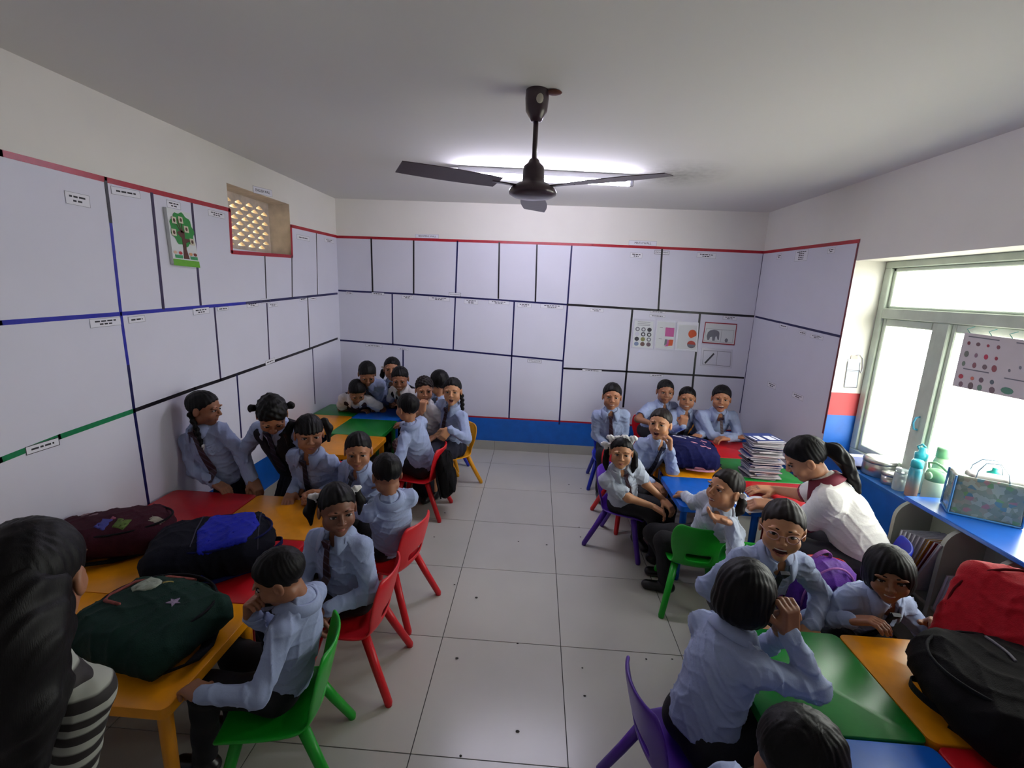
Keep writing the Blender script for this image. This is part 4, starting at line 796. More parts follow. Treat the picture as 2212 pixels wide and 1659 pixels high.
s = SDF(); s.box((0, 0, H2/2+.003), (W2, D2, H2/2), None, .012, .01); s.disp(lambda X, Y, Z: .003*np.sin(30*X+20*Z)*np.cos(25*Z)+0*Y); s.ell((.0, 0, H2+.035), (W2*.8, D2*.8, .05), None, .02, 's'); V, Fq = s.net(.006); numesh('body', V, Fq, M_cb, bag)
for sx in (-1, 1):
    for sy in (-1, 1): MB().tube([(sx*W2, sy*D2, .006), (sx*W2, sy*D2, H2)], .005, n=6).build('edge_piping', M_be, bag)
for sy in (-1, 1):
    MB().tube([(-W2, sy*D2, .006), (W2, sy*D2, .006)], .005, n=6).build('edge_piping', M_be, bag); MB().tube([(sy*W2, -D2, .006), (sy*W2, D2, .006)], .005, n=6).build('edge_piping', M_be, bag)
    MB().strip([(-.06, sy*D2*.8, H2-.01), (-.055, sy*.05, H2+.035), (-.03, sy*.035, H2+.075), (.02, sy*.03, H2+.08), (.05, sy*.045, H2+.04), (.06, sy*D2*.8, H2-.01)], (0, 1, 0), .007, .003, (0, 0, 1)).build('carry_handle', mat('handle_pale_blue', '8fb4cc', .5), bag, True)
raw('side_window', [(W2+.004, -D2*.8, .02), (W2+.004, D2*.8, .02), (W2+.004, D2*.8, H2*.72), (W2+.004, -D2*.8, H2*.72)], [(0, 1, 2, 3)], mat('bag_orange_content', 'b07850', .4, .3, 30), bag)
s = SDF(); s.box((.02, 0, H2+.0), (.10, .045, .014), None, .012); V, Fq = s.net(.006); numesh('folded_cloth', V, Fq, mat('cloth_white', 'd8d4d0', .8), bag)
# ================================================================== PEOPLE
SKINS = [mat('skin_%d' % i, c, .5, .05, 25, sss=.08) for i, c in enumerate(('b88260', 'aa7454', '966448', 'c08a64', '805440'))]
M_hair = mat('hair_black', '0b090a', .5, .3, 12, .12, 9, spec=.2, stretch=(16, 16, .8)); M_hairb = mat('hair_dark_brown', '1a110e', .5, .3, 12, .12, 9, spec=.25, stretch=(16, 16, .8))
M_eye = mat('eye_white', 'a89e98', .4); M_iris = mat('iris_dark', '140c0a', .15); M_lip = mat('lips', '9c5a4e', .45); M_mouth = mat('mouth_dark', '4a1616', .6); M_teeth = mat('teeth', 'd8d0c4', .3)
SHIRT = {k: mat('shirt_'+k, c, .8, .06, 14, .12, 90, fuzz=.1) for k, c in (('blue', '98a6c8'), ('pale', 'b4bccc'), ('white', 'd6d4d4'), ('teacher', 'eceae6'))}
SHIRT['striped'] = stripe_mat('shirt_striped', '1c1614', '9a9c92', 26, (.25, 0, 1), .55)
BOT = {'trouser': mat('trousers_black', '101016', .8, .1, 20, .1, 120), 'navy': mat('skirt_navy', '14162a', .8, .1, 20, .1, 120), 'plaid': plaid_mat('plaid_maroon', '6a3844', 'b8a8a8', '3a1c28', 42), 'jean': mat('trousers_charcoal', '24242c', .8, .1, 20, .1, 120)}
M_tie = stripe_mat('school_tie', '30141f', '4a4258', 38, (.55, .55, .8), .82, .6); M_tie2 = stripe_mat('school_tie_navy', '15162a', '34344a', 38, (.55, .55, .8), .82, .6)
M_shoe = mat('shoe_black', '0c0c0e', .3); M_sock = mat('sock_dark', '15151c', .9); M_bow = mat('ribbon_white', 'e6e4e2', .6); M_vest = {'maroon': mat('vest_maroon', '2c1216', .85, .1, 30, .15, 140), 'navy': mat('vest_navy', '12121c', .85, .1, 30, .15, 140)}
# ---- heads, in head units (1 = chin to crown); x = person's left, y = forward, z = up
HU = .0165
def head_net(expr):
    s = SDF(); s.ell((0, -.04, .13), (.345, .425, .37), k=.05); s.ell((0, .09, -.14), (.285, .30, .32), k=.10); s.ell((0, .25, -.385), (.10, .10, .09), k=.10)
    for x in (-1, 1):
        s.ell((x*.165, .245, -.14), (.12, .12, .13), k=.08); s.ell((x*.20, -.03, -.28), (.09, .16, .12), k=.09)
        s.ell((x*.155, .475, .035), (.085, .085, .062), k=.05, op='s')
        s.ell((x*.15, .37, .115), (.11, .04, .03), k=.05)
    s.cone((0, .385, .06), (0, .465, -.09), .026, .044, .045)
    for x in (-1, 1): s.ell((x*.048, .425, -.115), (.04, .045, .032), k=.025)
    if expr == 'open': s.ell((0, .42, -.285), (.095, .14, .085), k=.02, op='s'); s.ell((0, .27, -.43), (.1, .1, .08), k=.08)
    elif expr == 'laugh':
        s.ell((0, .43, -.288), (.135, .13, .075), k=.02, op='s'); s.ell((0, .27, -.43), (.1, .1, .08), k=.08)
        for x in (-1, 1): s.ell((x*.19, .27, -.11), (.10, .10, .08), k=.06)
    elif expr == 'smile': s.ell((0, .43, -.262), (.12, .09, .028), k=.02, op='s')
    else: s.ell((0, .415, -.268), (.10, .06, .012), k=.02, op='s')
    s.ell((0, .372, -.225), (.085, .03, .022), k=.03)
    for x in (-1, 1):
        s.ell((x*.355, -.03, -.03), (.038, .085, .13), k=.03); s.ell((x*.40, -.01, -.02), (.03, .05, .085), k=.02, op='s')
    s.cone((0, -.10, -.30), (0, -.12, -.84), .185, .165, .08)
    return s.net(HU)
HEADS = {e: head_net(e) for e in ('neutral', 'smile', 'open', 'laugh')}
FACE = {}
def face_meshes():
    for nm, x in (('L', 1), ('R', -1)):
        o = MB().ell((x*.148, .350, .020), (.064, .040, .027), None, 0, 14, 12).build('eye', M_eye, None, True); FACE['eye'+nm] = o.data; bpy.data.objects.remove(o)
        o = MB().ell((x*.146, .377, .020), (.031, .017, .026), None, 0, 12, 8).build('iris', M_iris, None, True); FACE['iris'+nm] = o.data; bpy.data.objects.remove(o)
        b = MB(); pts = [(x*(.07+.165*t), .400-.115*t**2, .128+.022*math.sin(math.pi*min(1, t*1.1))-.045*t) for t in np.linspace(0, 1, 8)]; b.tube(pts, [.008, .012, .013, .013, .012, .011, .009, .005], n=6)
        o = b.build('eyebrow', M_hair, None, True); FACE['brow'+nm] = o.data; bpy.data.objects.remove(o)
        b = MB(); pts = [(x*(.085+.13*t), .390-.055*t**2,   .040+.014*math.sin(math.pi*t)-.024*t) for t in np.linspace(0, 1, 7)]; b.tube(pts, .012, n=5)
        o = b.build('eyelashes', M_hair, None, True); FACE['lash'+nm] = o.data; bpy.data.objects.remove(o)
    for e in ('neutral', 'smile', 'open', 'laugh'):
        b = MB(); w_ = {'neutral': .092, 'smile': .125, 'open': .10, 'laugh': .138}[e]; up_, lo_ = {'neutral': (-.252, -.285), 'smile': (-.238, -.292), 'open': (-.208, -.372), 'laugh': (-.222, -.362)}[e]
        for zz, r_ in ((up_, .013), (lo_, .018)):
            pts = [(w_*t, .400-.10*t*t*(w_/.1)-(.012 if zz == lo_ else 0), zz+(t*t)*((up_+lo_)/2-zz+(.02 if e == 'smile' else .035 if e == 'laugh' else 0))) for t in np.linspace(-1, 1, 11)]
            b.tube(pts, [r_*(1-.65*abs(t)**2) for t in np.linspace(-1, 1, 11)], n=7)
        o = b.build('lips', M_lip, None, True); FACE['lips'+e] = o.data; bpy.data.objects.remove(o)
        if e != 'neutral':
            b = MB(); b.ell((0, .31, (up_+lo_)/2), (w_*.95, .05, abs(up_-lo_)*.6), None, 0, 14, 8); o = b.build('mouth', M_mouth, None, True); FACE['mouth'+e] = o.data; bpy.data.objects.remove(o)
            b = MB(); b.ell((0, .362, up_-.026), (w_*.74, .026, .022), None, 0, 12, 6); o = b.build('teeth', M_teeth, None, True); FACE['teeth'+e] = o.data; bpy.data.objects.remove(o)
face_meshes()
CR = ((0, -.04, .13), (.345, .425, .37))
def shell(g, a, b, cut=True, face=True, dn=0):
    s = SDF(); s.ell((0, -.05, .13+g*.75+dn), np.array(CR[1])+np.array([g*.42, g*.55, g*.55]), k=.02)
    if cut: s.plane((0, 0, a), (0, b, -1), .05)
    if face: s.ell((0, .52, .03), (.26, .26, .34), k=.05, op='s')
    ph = g*50
    s.disp(lambda X, Y, Z: .005*np.sin(14*np.arctan2(X, Y+.3)*2.2+6*Z+ph)+.006*np.sin(34*X+11*Y)*np.sin(28*Y-9*X))
    return s
def chain(pts, rs, k=.05, wob=.012):
    s = SDF()
    for (a, b), (ra, rb) in zip(zip(pts[:-1], pts[1:]), zip(rs[:-1], rs[1:])): s.cone(a, b, ra, rb, k)
    if wob: s.disp(lambda X, Y, Z: wob*np.sin(26*X+22*Y)*np.cos(15*Z+20*X))
    return s
def braid(p0, p1, n, r, bend=(0, 0, 0)):
    s = SDF(); p0, p1, bend = np.array(p0), np.array(p1), np.array(bend)
    for i in range(n):
        t = i/(n-1); c = p0*(1-t)+p1*t+bend*math.sin(math.pi*t); s.ell(c+np.array([.025*(1 if i % 2 else -1), 0, 0]), (r*(1.05-.35*t), r*(.85-.3*t), r*1.0), k=.02)
    return s
def bow(c, sz, tilt=0):
    s = SDF(); c = np.array(c)
    for x in (-1, 1):
        s.ell(c+np.array([x*.11*sz, 0, .035*sz]), (.12*sz, .06*sz, .075*sz), k=.02); s.ell(c+np.array([x*.07*sz, .02, -.06*sz]), (.06*sz, .03*sz, .08*sz), k=.03)
    s.ell(c, (.045*sz, .06*sz, .05*sz), k=.01); s.disp(lambda X, Y, Z: .008*np.sin(50*X+30*Z)); return s
HAIR = {}
def hair(style):
    if style in HAIR: return HAIR[style]
    bows = []; S_ = []
    if style == 'boy': S_ = [shell(.055, -.03, .88)]
    elif style == 'crew': S_ = [shell(.030, -.03, .90)]
    elif style == 'tall': S_ = [shell(.06, -.03, .85, dn=.02)]
    elif style == 'pulled': S_ = [shell(.036, -.03, .95), chain([(0, -.44, .12), (0, -.56, .05), (0, -.54, -.12)], [.10, .12, .05])]
    elif style == 'pigtails':
        S_ = [shell(.036, -.03, .95)]
        for x in (-1, 1): S_.append(chain([(x*.33, -.18, -.05), (x*.43, -.18, -.16), (x*.45, -.15, -.34), (x*.42, -.12, -.50)], [.07, .10, .10, .03]))
        bows = [bow((.36, -.17, .02), .7), bow((-.36, -.17, .02), .7)]
    elif style == 'pigtails_high':
        S_ = [shell(.036, -.03, .95)]
        for x in (-1, 1): S_.append(chain([(x*.30, -.22, .22), (x*.43, -.25, .20), (x*.50, -.24, -.05), (x*.48, -.2, -.32)], [.06, .09, .11, .03]))
        bows = [bow((.33, -.20, .26), .9), bow((-.33, -.20, .26), .9)]
    elif style == 'bigbow':
        S_ = [shell(.036, -.03, .95)]
        for x in (-1, 1): S_.append(chain([(x*.34, -.15, .05), (x*.45, -.15, -.1), (x*.46, -.12, -.45), (x*.42, -.1, -.68)], [.08, .10, .11, .04]))
        bows = [bow((.20, .02, .47), 1.25), bow((-.26, .0, .43), 1.15), bow((-.42, -.1, .16), 1.1)]
    elif style == 'bangs':
        S_ = [shell(.04, .02, .62, True, False)]; f = SDF(); f.ell((0, .0, .13), (.375, .435, .39), k=.02); f.plane((0, 0, .14), (0, 0, -1), .02); f.plane((0, .05, 0), (0, -1, 0), .02); f.disp(lambda X, Y, Z: .012*np.sin(60*X)+0*Y+0*Z); S_.append(f)
        for x in (-1, 1): S_.append(chain([(x*.30, -.2, .26), (x*.42, -.22, .25), (x*.52, -.2, .05), (x*.50, -.16, -.32)], [.07, .09, .11, .04]))
    elif style == 'braid_l':
        S_ = [shell(.036, -.03, .95), braid((.33, -.16, -.12), (.36, .02, -1.02), 12, .082, (.05, .02, 0))]; bows = [bow((.36, .03, -1.05), .45)]
    elif style == 'braid_r':
        S_ = [shell(.036, -.03, .95), braid((-.30, -.20, -.12), (-.34, .16, -.95), 11, .085, (-.05, .05, 0))]
        b_ = SDF(); b_.box((-.30, .22, -1.08), (.05, .018, .13), None, .015); b_.box((-.38, .22, -.98), (.06, .018, .05), None, .015); bows = [b_]
    elif style == 'bob':
        s = SDF(); s.ell((0, -.05, .05), (.42, .49, .49), k=.02); s.ell((0, -.12, -.18), (.43, .42, .30), k=.08); s.plane((0, 0, -.40), (0, .1, -1), .05); s.ell((0, .55, -.26), (.30, .50, .50), k=.05, op='s')
        s.disp(lambda X, Y, Z: .004*np.sin(26*np.arctan2(X, Y+.05))+.005*np.sin(45*X+30*Y)+0*Z); S_ = [s]
    elif style == 'messy':
        s = shell(.07, .0, .62); s.disp(lambda X, Y, Z: .02*np.sin(23*X+15*Z)*np.sin(27*Y-12*Z)); S_ = [s, chain([(.3, -.2, .1), (.46, -.2, .12), (.5, -.18, .02)], [.07, .09, .04]), chain([(-.3, -.2, .1), (-.46, -.2, .12), (-.5, -.18, .02)], [.07, .09, .04])]
    elif style == 'frizzy':
        s = shell(.055, -.02, .85); s.disp(lambda X, Y, Z: .02*np.sin(31*X+15*Z)*np.sin(37*Y-12*Z)); S_ = [s, chain([(0, -.46, .0), (0, -.56, -.15), (.02, -.5, -.35)], [.1, .12, .05], wob=.02)]
    elif style == 'teacher':
        S_ = [shell(.05, -.03, .92), chain([(0, -.44, .10), (.0, -.60, -.02), (.02, -.66, -.35), (.04, -.62, -.75), (.05, -.60, -1.05)], [.13, .17, .16, .12, .05], wob=.02)]
        t = SDF(); t.ell((0, -.50, .08), (.10, .05, .10), k=.01); bows = [t]
    elif style == 'long':
        S_ = [shell(.06, .0, .62), chain([(0, -.25, .0), (0, -.34, -.3), (0, -.36, -.8), (0, -.34, -1.3)], [.36, .36, .33, .22], .15, .02)]
    def mk(lst, nm):
        V, Fq = cat([s.net(.02) for s in lst]); o = numesh(nm, V, Fq, []); me = o.data; bpy.data.objects.remove(o); return me
    HAIR[style] = (mk(S_, 'hair'), [mk([b_], 'hair_ribbon') for b_ in bows]); return HAIR[style]
def ik(S_, W, a, b, hint):
    S_, W = np.array(S_, float), np.array(W, float); d = W-S_; L = np.linalg.norm(d)
    if L > (a+b)*.985: W = S_+d/L*(a+b)*.985; d = W-S_; L = np.linalg.norm(d)
    u = d/L; x = (a*a-b*b+L*L)/(2*L); hgt = math.sqrt(max(a*a-x*x, 1e-8)); p = np.array(hint, float); p = p-u*(p@u); p = nrm(p); return S_+u*x+p*hgt, W
def build_hand(s, W, d, n, side, sc, curl, spread=.0):
    """s: SDF; W wrist, d finger direction, n palm normal, side: +1 left hand, -1 right hand"""
    d = nrm(d); n = nrm(np.array(n, float)-d*np.dot(n, d)); w_ = np.cross(n, d); th = w_*side; R = np.column_stack([w_, d, n]); m = sc
    s.box(W+d*.040*m, (.031*m, .040*m, .0125*m), R, .0115*m, .008*m); s.ell(W+d*.03*m+th*.022*m+n*.006*m, (.016*m, .028*m, .013*m), R, .012*m)
    for i in range(4):
        off = (i-1.5)*.0158*m*side*-1; L = (.060, .066, .062, .050)[i]*m; base = W+d*.074*m+w_*off*1.0; dd = d+w_*(i-1.5)*-side*spread*.12; dd = nrm(dd); ang = 0; p = base; r = .0082*m
        for k, fr in enumerate((.44, .32, .24)):
            ang += rad(6+curl*(66, 80, 50)[k]); v = dd*math.cos(ang)+n*math.sin(ang); q = p+v*L*fr; s.cone(p, q, r, r*.92, .004*m); p = q; r *= .92
    p = W+d*.022*m+th*.026*m+n*.003*m; v = nrm(d*.62+th*.66+n*(.25+.5*curl)); q = p+v*.032*m; s.cone(p, q, .0105*m, .0095*m, .008*m); v2 = nrm(d*.85+th*(.28-.5*curl)+n*(.15+.55*curl)); s.cone(q, q+v2*.026*m, .0095*m, .0075*m, .004*m)
def person(label, grp, hd, d, px, pel, yaw, hy=0, hp=-8, hr=0, bs=None, legs='sit', bottom='trouser', style='boy', expr='neutral', tie=True, shirt='blue', sleeve='long', L=None, R=None, skin=0, vest=None, legyaw=None, feet=None, hm=None, collar=True, trim=None, cat_='person', fat=1.0, glasses=False, hyabs=None, fold=1.):
    Hc = PD(hd[0], hd[1], d); hh = px*d/987/1.08; s = bs or hh/.2; cyaw = -math.degrees(math.atan2(Hc[0], Hc[1])); a = rad(hyabs if hyabs is not None else cyaw+hy); p_ = rad(hp)
    f0 = np.array([math.sin(a), -math.cos(a), 0]); l0 = np.array([math.cos(a), math.sin(a), 0]); z_ = np.array([0, 0, 1.]); hf = f0*math.cos(p_)-z_*math.sin(p_); hu = z_*math.cos(p_)+f0*math.sin(p_); c_, s_ = math.cos(rad(hr)), math.sin(rad(hr))
    hl, hu = l0*c_+hu*s_, hu*c_-l0*s_; Rh = np.column_stack([hl, hf, hu]); pel = np.array(pel, float)
    n0 = Hc+Rh@np.array([0, -.12, -.59])*hh; up = nrm(n0-pel); TLn = np.linalg.norm(n0-pel)
    a = rad(yaw); lw = np.array([math.cos(a), math.sin(a), 0]); l = nrm(lw-up*(lw@up)); fr = np.cross(l, up)
    root = empty('person', (pel[0], pel[1], 0), 0, label, cat_, grp); off = np.array([pel[0], pel[1], 0]); h = min(.008, max(.0045, d*.0022)); hfine = min(.005, max(.0032, d*.0013))
    if not .24*s < TLn < .5*s: print('TORSO', label, round(TLn/s, 2))
    ch = pel*.40+n0*.60; uc = n0-up*.055*s; SH = {1: n0-up*.058*s+l*.106*s*fat, -1: n0-up*.058*s-l*.106*s*fat}
    def torso(o, g, kk=1):
        w_ = fat; o.cone(pel-up*.01, ch, .094*s*w_+g, .091*s*w_+g, .03, sq=(fr, 1.15)); o.cone(ch, uc, .091*s*w_+g, .074*s+g, .03, sq=(fr, 1.3)); o.cone(SH[1], SH[-1], .033*s+g, .033*s+g, .03*s); o.cone(n0-up*.05*s, n0-up*.014*s, .058*s+g*.6, .044*s+g*.5, .02)
        return o
    AR = {}
    UA, FA = .185*s, .165*s
    for sd, spec in ((1, L), (-1, R)):
        sp_ = dict(t=pel+l*sd*.11*s+fr*.16*s+up*.02, hint=-z_+l*sd*.6-fr*.3, curl=.35); sp_.update(spec or {})
        E, W = ik(SH[sd], sp_['t'], UA, FA, np.array(sp_['hint'], float)*np.array([.5, .5, 1])-z_*.25); AR[sd] = (E, W, sp_)
    # body mesh: head, neck, arms and hands (plus bare legs where they show)
    parts = []; hv, hfc = HEADS[expr]; parts.append((hv@Rh.T*hh+Hc, hfc))
    for sd in (1, -1):
        E, W, sp_ = AR[sd]; dn = nrm(W-E); b = SDF(); b.cone(SH[sd], E, .036*s, .029*s, .02); b.cone(E, W, .029*s, .0195*s, .02, sq=None); hdv = nrm(sp_.get('dir', dn)); pn = np.array(sp_.get('n', -z_), float)
        if abs(nrm(pn)@hdv) > .95: pn = fr
        build_hand(b, W+dn*.006, hdv, pn, sd, s*1.0*(hh/.2/s if bs is None else 1), sp_['curl'], sp_.get('spread', .3)); V, Fq = b.net(max(hfine, .0036)); parts.append((V, Fq))
    hips = {sd: pel+lw*sd*.055*s-z_*.015 for sd in (1, -1)}; a = rad(legyaw if legyaw is not None else yaw); lf = np.array([math.sin(a), -math.cos(a), 0]); ll = np.array([math.cos(a), math.sin(a), 0]); LG = {}
    for sd in (1, -1):
        hp_ = hips[sd]
        if legs == 'sit': kn = hp_+lf*.27*s+ll*sd*.03*s; kn[2] = max(min(pel[2], .40*s), .25); an = kn+lf*.03*s; an[2] = .065
        elif legs == 'stand': kn = hp_*.5+np.array([hp_[0], hp_[1], .06])*.5+lf*.02; an = np.array([hp_[0], hp_[1], .065])
        if feet and feet.get(sd) is not None:
            an = np.array(feet[sd], float); kn, an = ik(hp_, an, .27*s, max(.26*s, .02+.5*np.linalg.norm(an-hp_)), lf+z_*.8)
        LG[sd] = (hp_, kn, an)
    if bottom == 'plaid' or bottom == 'navy':
        for sd in (1, -1): hp_, kn, an = LG[sd]; b = SDF(); b.cone(kn-z_*.05*s, an, .040*s, .026*s, .02); parts.append(b.net(max(h, .006)))
    V, Fq = cat(parts); numesh('body', V, Fq, SKINS[skin], root, off)
    # shirt
    o = torso(SDF(), .012*s); g = .010*s
    for sd in (1, -1):
        E, W, sp_ = AR[sd]; t = .30 if sleeve == 'short' else 1
        if sleeve == 'short': e2 = SH[sd]*(.28)+E*.72; o.cone(SH[sd], e2, .048*s, .05*s, .03*s)
        else:
            w2 = W*.93+E*.07; o.cone(SH[sd], E, .042*s, .037*s, .018*s); o.cone(E, w2, .037*s, .028*s, .012*s); o.cone(W*.90+E*.10, W*1.0+E*.0, .0295*s, .0295*s, .004)
    if collar: o.ell(n0+fr*.055*s-up*.006*s, (.022*s, .04*s, .040*s), np.column_stack([l, fr, up]), .006, 's')
    if sleeve == 'short':
        for sd in (1, -1): E, W, sp_ = AR[sd]; dn = nrm(E-SH[sd]); pp = SH[sd]*.28+E*.72; o.ell(pp+dn*.055*s, (.062*s,)*3, k=.004, op='s')
    ph = (hd[0]*.37) % 6
    def folds(X, Y, Z):
        r1 = np.sin(38*X+33*Z-21*Y+1.6*np.sin(23*Y-17*Z+ph)+ph); r2 = np.sin(41*Y-36*Z+19*X+1.8*np.sin(21*X+16*Z)+2*ph); r3 = np.sin(62*Z+18*X+1.2*np.sin(30*X-25*Y)+ph)
        return (.0035-.0085*(1-abs(r1))**3-.0075*(1-abs(r2))**3-.004*(1-abs(r3))**3)*s*.72*fold
    o.disp(folds)
    o.plane(pel-up*.012*s, -up, .004); V, Fq = o.net(h); shirt_o = numesh('shirt', V, Fq, SHIRT[shirt], root, off)
    if tie and d < 2.9 and not vest:
        pc = n0-up*.135*s+l*.048*s
        def pr_(X, Y, Z):
            x, y, z = X-pc[0], Y-pc[1], Z-pc[2]; a_ = x*l[0]+y*l[1]+z*l[2]; b_ = x*up[0]+y*up[1]+z*up[2]; c_ = x*fr[0]+y*fr[1]+z*fr[2]; return np.maximum(np.maximum(abs(a_)-.026*s, abs(b_)-.03*s), -c_)
        V, Fq = o.panel(.0035*s, pr_)
        if len(Fq): numesh('breast_pocket', V, Fq, SHIRT[shirt], shirt_o, off)
    if trim:
        for sd in (1, -1):
            E, W, sp_ = AR[sd]; dn = nrm(E-SH[sd]); q = SH[sd]*.28+E*.72; b = SDF(); b.cone(q+dn*.006*s, q+dn*.014*s, .0475*s, .0475*s, .002); b.ell(q+dn*.06*s, (.05*s,)*3, k=.002, op='s'); V, Fq = b.net(h*.8); numesh('sleeve_trim', V, Fq, trim, root, off)
    # collar
    if collar:
        rn = .051*s; V = []; K = 29; th0 = rad(24); cN = n0+up*.004*s
        for i in range(K):
            th = th0+(2*math.pi-2*th0)*i/(K-1); fa = math.degrees(min(th, 2*math.pi-th)); tip = .042*s*math.exp(-((fa-26)/24)**2); dr = math.sin(th)*l+math.cos(th)*fr*.92
            V += [cN+dr*(rn-.006)-up*.012*s, cN+dr*rn+up*.016*s, cN+dr*(rn+.008*s)+up*.015*s, cN+dr*(rn+.030*s+tip*.50)-up*(.018*s+tip*.80)]
        V = [v-off for v in V]; Fc = [(i*4+j, i*4+4+j, i*4+5+j, i*4+1+j) for i in range(K-1) for j in range(3)]
        co = raw('collar', V, Fc, trim or SHIRT[shirt], shirt_o, True); so = co.modifiers.new('t', 'SOLIDIFY'); so.thickness = .005*s; so.offset = 1
    vs_sdf = o
    if vest:
        b = torso(SDF(), .026*s); b.plane(pel+up*.0, -up, .006); b.plane(n0-up*.018*s, up, .01); b.ell(n0-up*.03*s+fr*.10*s, (.036*s, .12*s, .085*s), np.column_stack([l, fr, up]), .01, 's')
        for sd in (1, -1): b.ell(SH[sd]+l*sd*.030*s, (.05*s, .07*s, .075*s), np.column_stack([l, fr, up]), .01, 's')
        V, Fq = b.net(h); numesh('vest', V, Fq, M_vest[vest], root, off); vs_sdf = b
    if tie:
        TL = min(.27*s, TLn*.78); P = []; Wd = []
        for t in np.linspace(0, 1, 12):
            if t == 0: P.append(n0+fr*.060*s-up*.004*s-off); Wd.append(.011*s); continue
            c = n0-up*(.045*s+(TL-.03*s)*t); q = vs_sdf.ray(c+fr*.28*s, -fr, .3*s); q2 = o.ray(c+fr*.28*s, -fr, .3*s)
            if q is None or (q2 is not None and (q2-q)@fr > 0): q = q2
            if q is None: q = c+fr*.07*s
            P.append(q+fr*.006*s-off); Wd.append((.010+.015*t if t < .93 else .010)*s)
        for i in range(1, 11): P[i] = P[i]*.5+(P[i-1]+P[i+1])*.25
        tb = MB(); tb.strip(P, l, Wd, .006*s, fr); to = tb.build('necktie', M_tie if tie is True else M_tie2, root); kp = P[0]+fr*.006*s; MB().quadbox([kp-l*.017*s+up*.014*s, kp+l*.017*s+up*.014*s, kp+l*.010*s-up*.018*s, kp-l*.010*s-up*.018*s], fr, .014*s).build('knot', M_tie if tie is True else M_tie2, to)
    # lower body
    if legs:
        b = SDF(); b.cone(pel-l*.035*s-up*.01*s, pel+l*.035*s-up*.01*s, .074*s*fat, .074*s*fat, .03, sq=(fr, 1.05)); b.cone(pel, pel+up*.03*s, .082*s*fat, .082*s*fat, .02, sq=(fr, 1.3))
        if bottom in ('plaid', 'navy'):
            mk = (LG[1][1]+LG[-1][1])/2; b.cone(pel, mk+z_*.0, .10*s, .12*s, .05, sq=(z_, 1.35)) if legs == 'sit' else b.cone(pel-z_*.045*s, pel-z_*.28*s, .080*s, .155*s, .03)
            if legs == 'sit': b.cone(mk, mk-z_*(.14 if bottom == 'plaid' else .26)*s+lf*.02, .09*s, .115*s, .04); [b.cone(LG[q][0], LG[q][1], .085*s, .078*s, .03) for q in (1, -1)]
        else:
            for sd in (1, -1): hp_, kn, an = LG[sd]; b.cone(hp_, kn, .072*s*fat, .054*s, .03); b.cone(kn, an+z_*.01, .052*s, .042*s, .03)
        b.disp(lambda X, Y, Z: (.004*np.sin(40*X+25*Z+ph)*np.sin(31*Y-27*Z)+(.006*np.sin(70*np.arctan2(Y-pel[1], X-pel[0])*.25) if bottom in ('plaid', 'navy') else 0))*s); V, Fq = b.net(max(h, .007)); numesh('trousers' if bottom in ('trouser', 'jean') else 'skirt', V, Fq, BOT[bottom], root, off)
        for sd in (1, -1):
            hp_, kn, an = LG[sd]; b = SDF(); hl_ = an.copy(); hl_[2] = .034*s; toe = hl_+lf*.105*s; toe[2] = .028*s; b.cone(hl_-lf*.025*s, toe, .034*s, .031*s, .02, sq=(z_, 1.15)); b.cone(an-z_*.01, hl_, .034*s, .034*s, .02); b.plane((0, 0, .001), (0, 0, -1), .003); V, Fq = b.net(max(h, .006)); numesh('shoe', V, Fq, M_shoe, root, off)
    # head parts
    HM = frame_mat(Hc-off, Rh[:, 0]*hh, Rh[:, 1]*hh, Rh[:, 2]*hh)
    def hp_obj(nm, me, m=None):
        q = bpy.data.objects.new(nm, me); COL.objects.link(q); q.parent = root; q.matrix_local = HM
        if m is not None:
            if not me.materials: me.materials.append(m)
            q.material_slots[0].link = 'OBJECT'; q.material_slots[0].material = m
        return q
    hm_, bm_ = hair(style); hp_obj('hair', hm_, hm or M_hair)
    for b_ in bm_: hp_obj('hair_ribbon', b_, M_bow if style != 'teacher' else mat('hair_tie_red', '9a1830', .6))
    if abs(((hy if hyabs is None else hyabs-cyaw)+180) % 360-180) < 110:
        for sd in 'LR':
            ey = hp_obj('eye', FACE['eye'+sd]); hp_obj('eyebrow', FACE['brow'+sd])
            for nm_, k_ in (('iris', 'iris'), ('eyelashes', 'lash')): q = bpy.data.objects.new(nm_, FACE[k_+sd]); COL.objects.link(q); q.parent = ey
        hp_obj('lips', FACE['lips'+expr])
        if expr != 'neutral': mo = hp_obj('mouth', FACE['mouth'+expr]); q = bpy.data.objects.new('teeth', FACE['teeth'+expr]); COL.objects.link(q); q.parent = mo
    if glasses:
        b = MB()
        for x in (-1, 1): b.tube([(x*.155+.095*math.cos(t), .425-.02*math.cos(t)*x, .01+.075*math.sin(t)) for t in np.linspace(0, 2*math.pi, 20)], .010, n=5, cap=False); b.tube([(x*.25, .40, .02), (x*.36, .1, .02), (x*.37, -.05, -.02)], .009, n=5)
        b.tube([(-.06, .43, .02), (0, .44, .03), (.06, .43, .02)], .010, n=5); q = b.build('eyeglasses', mat('glasses_pink_frame', 'c89a94', .3), root, True); q.matrix_local = HM
    return root
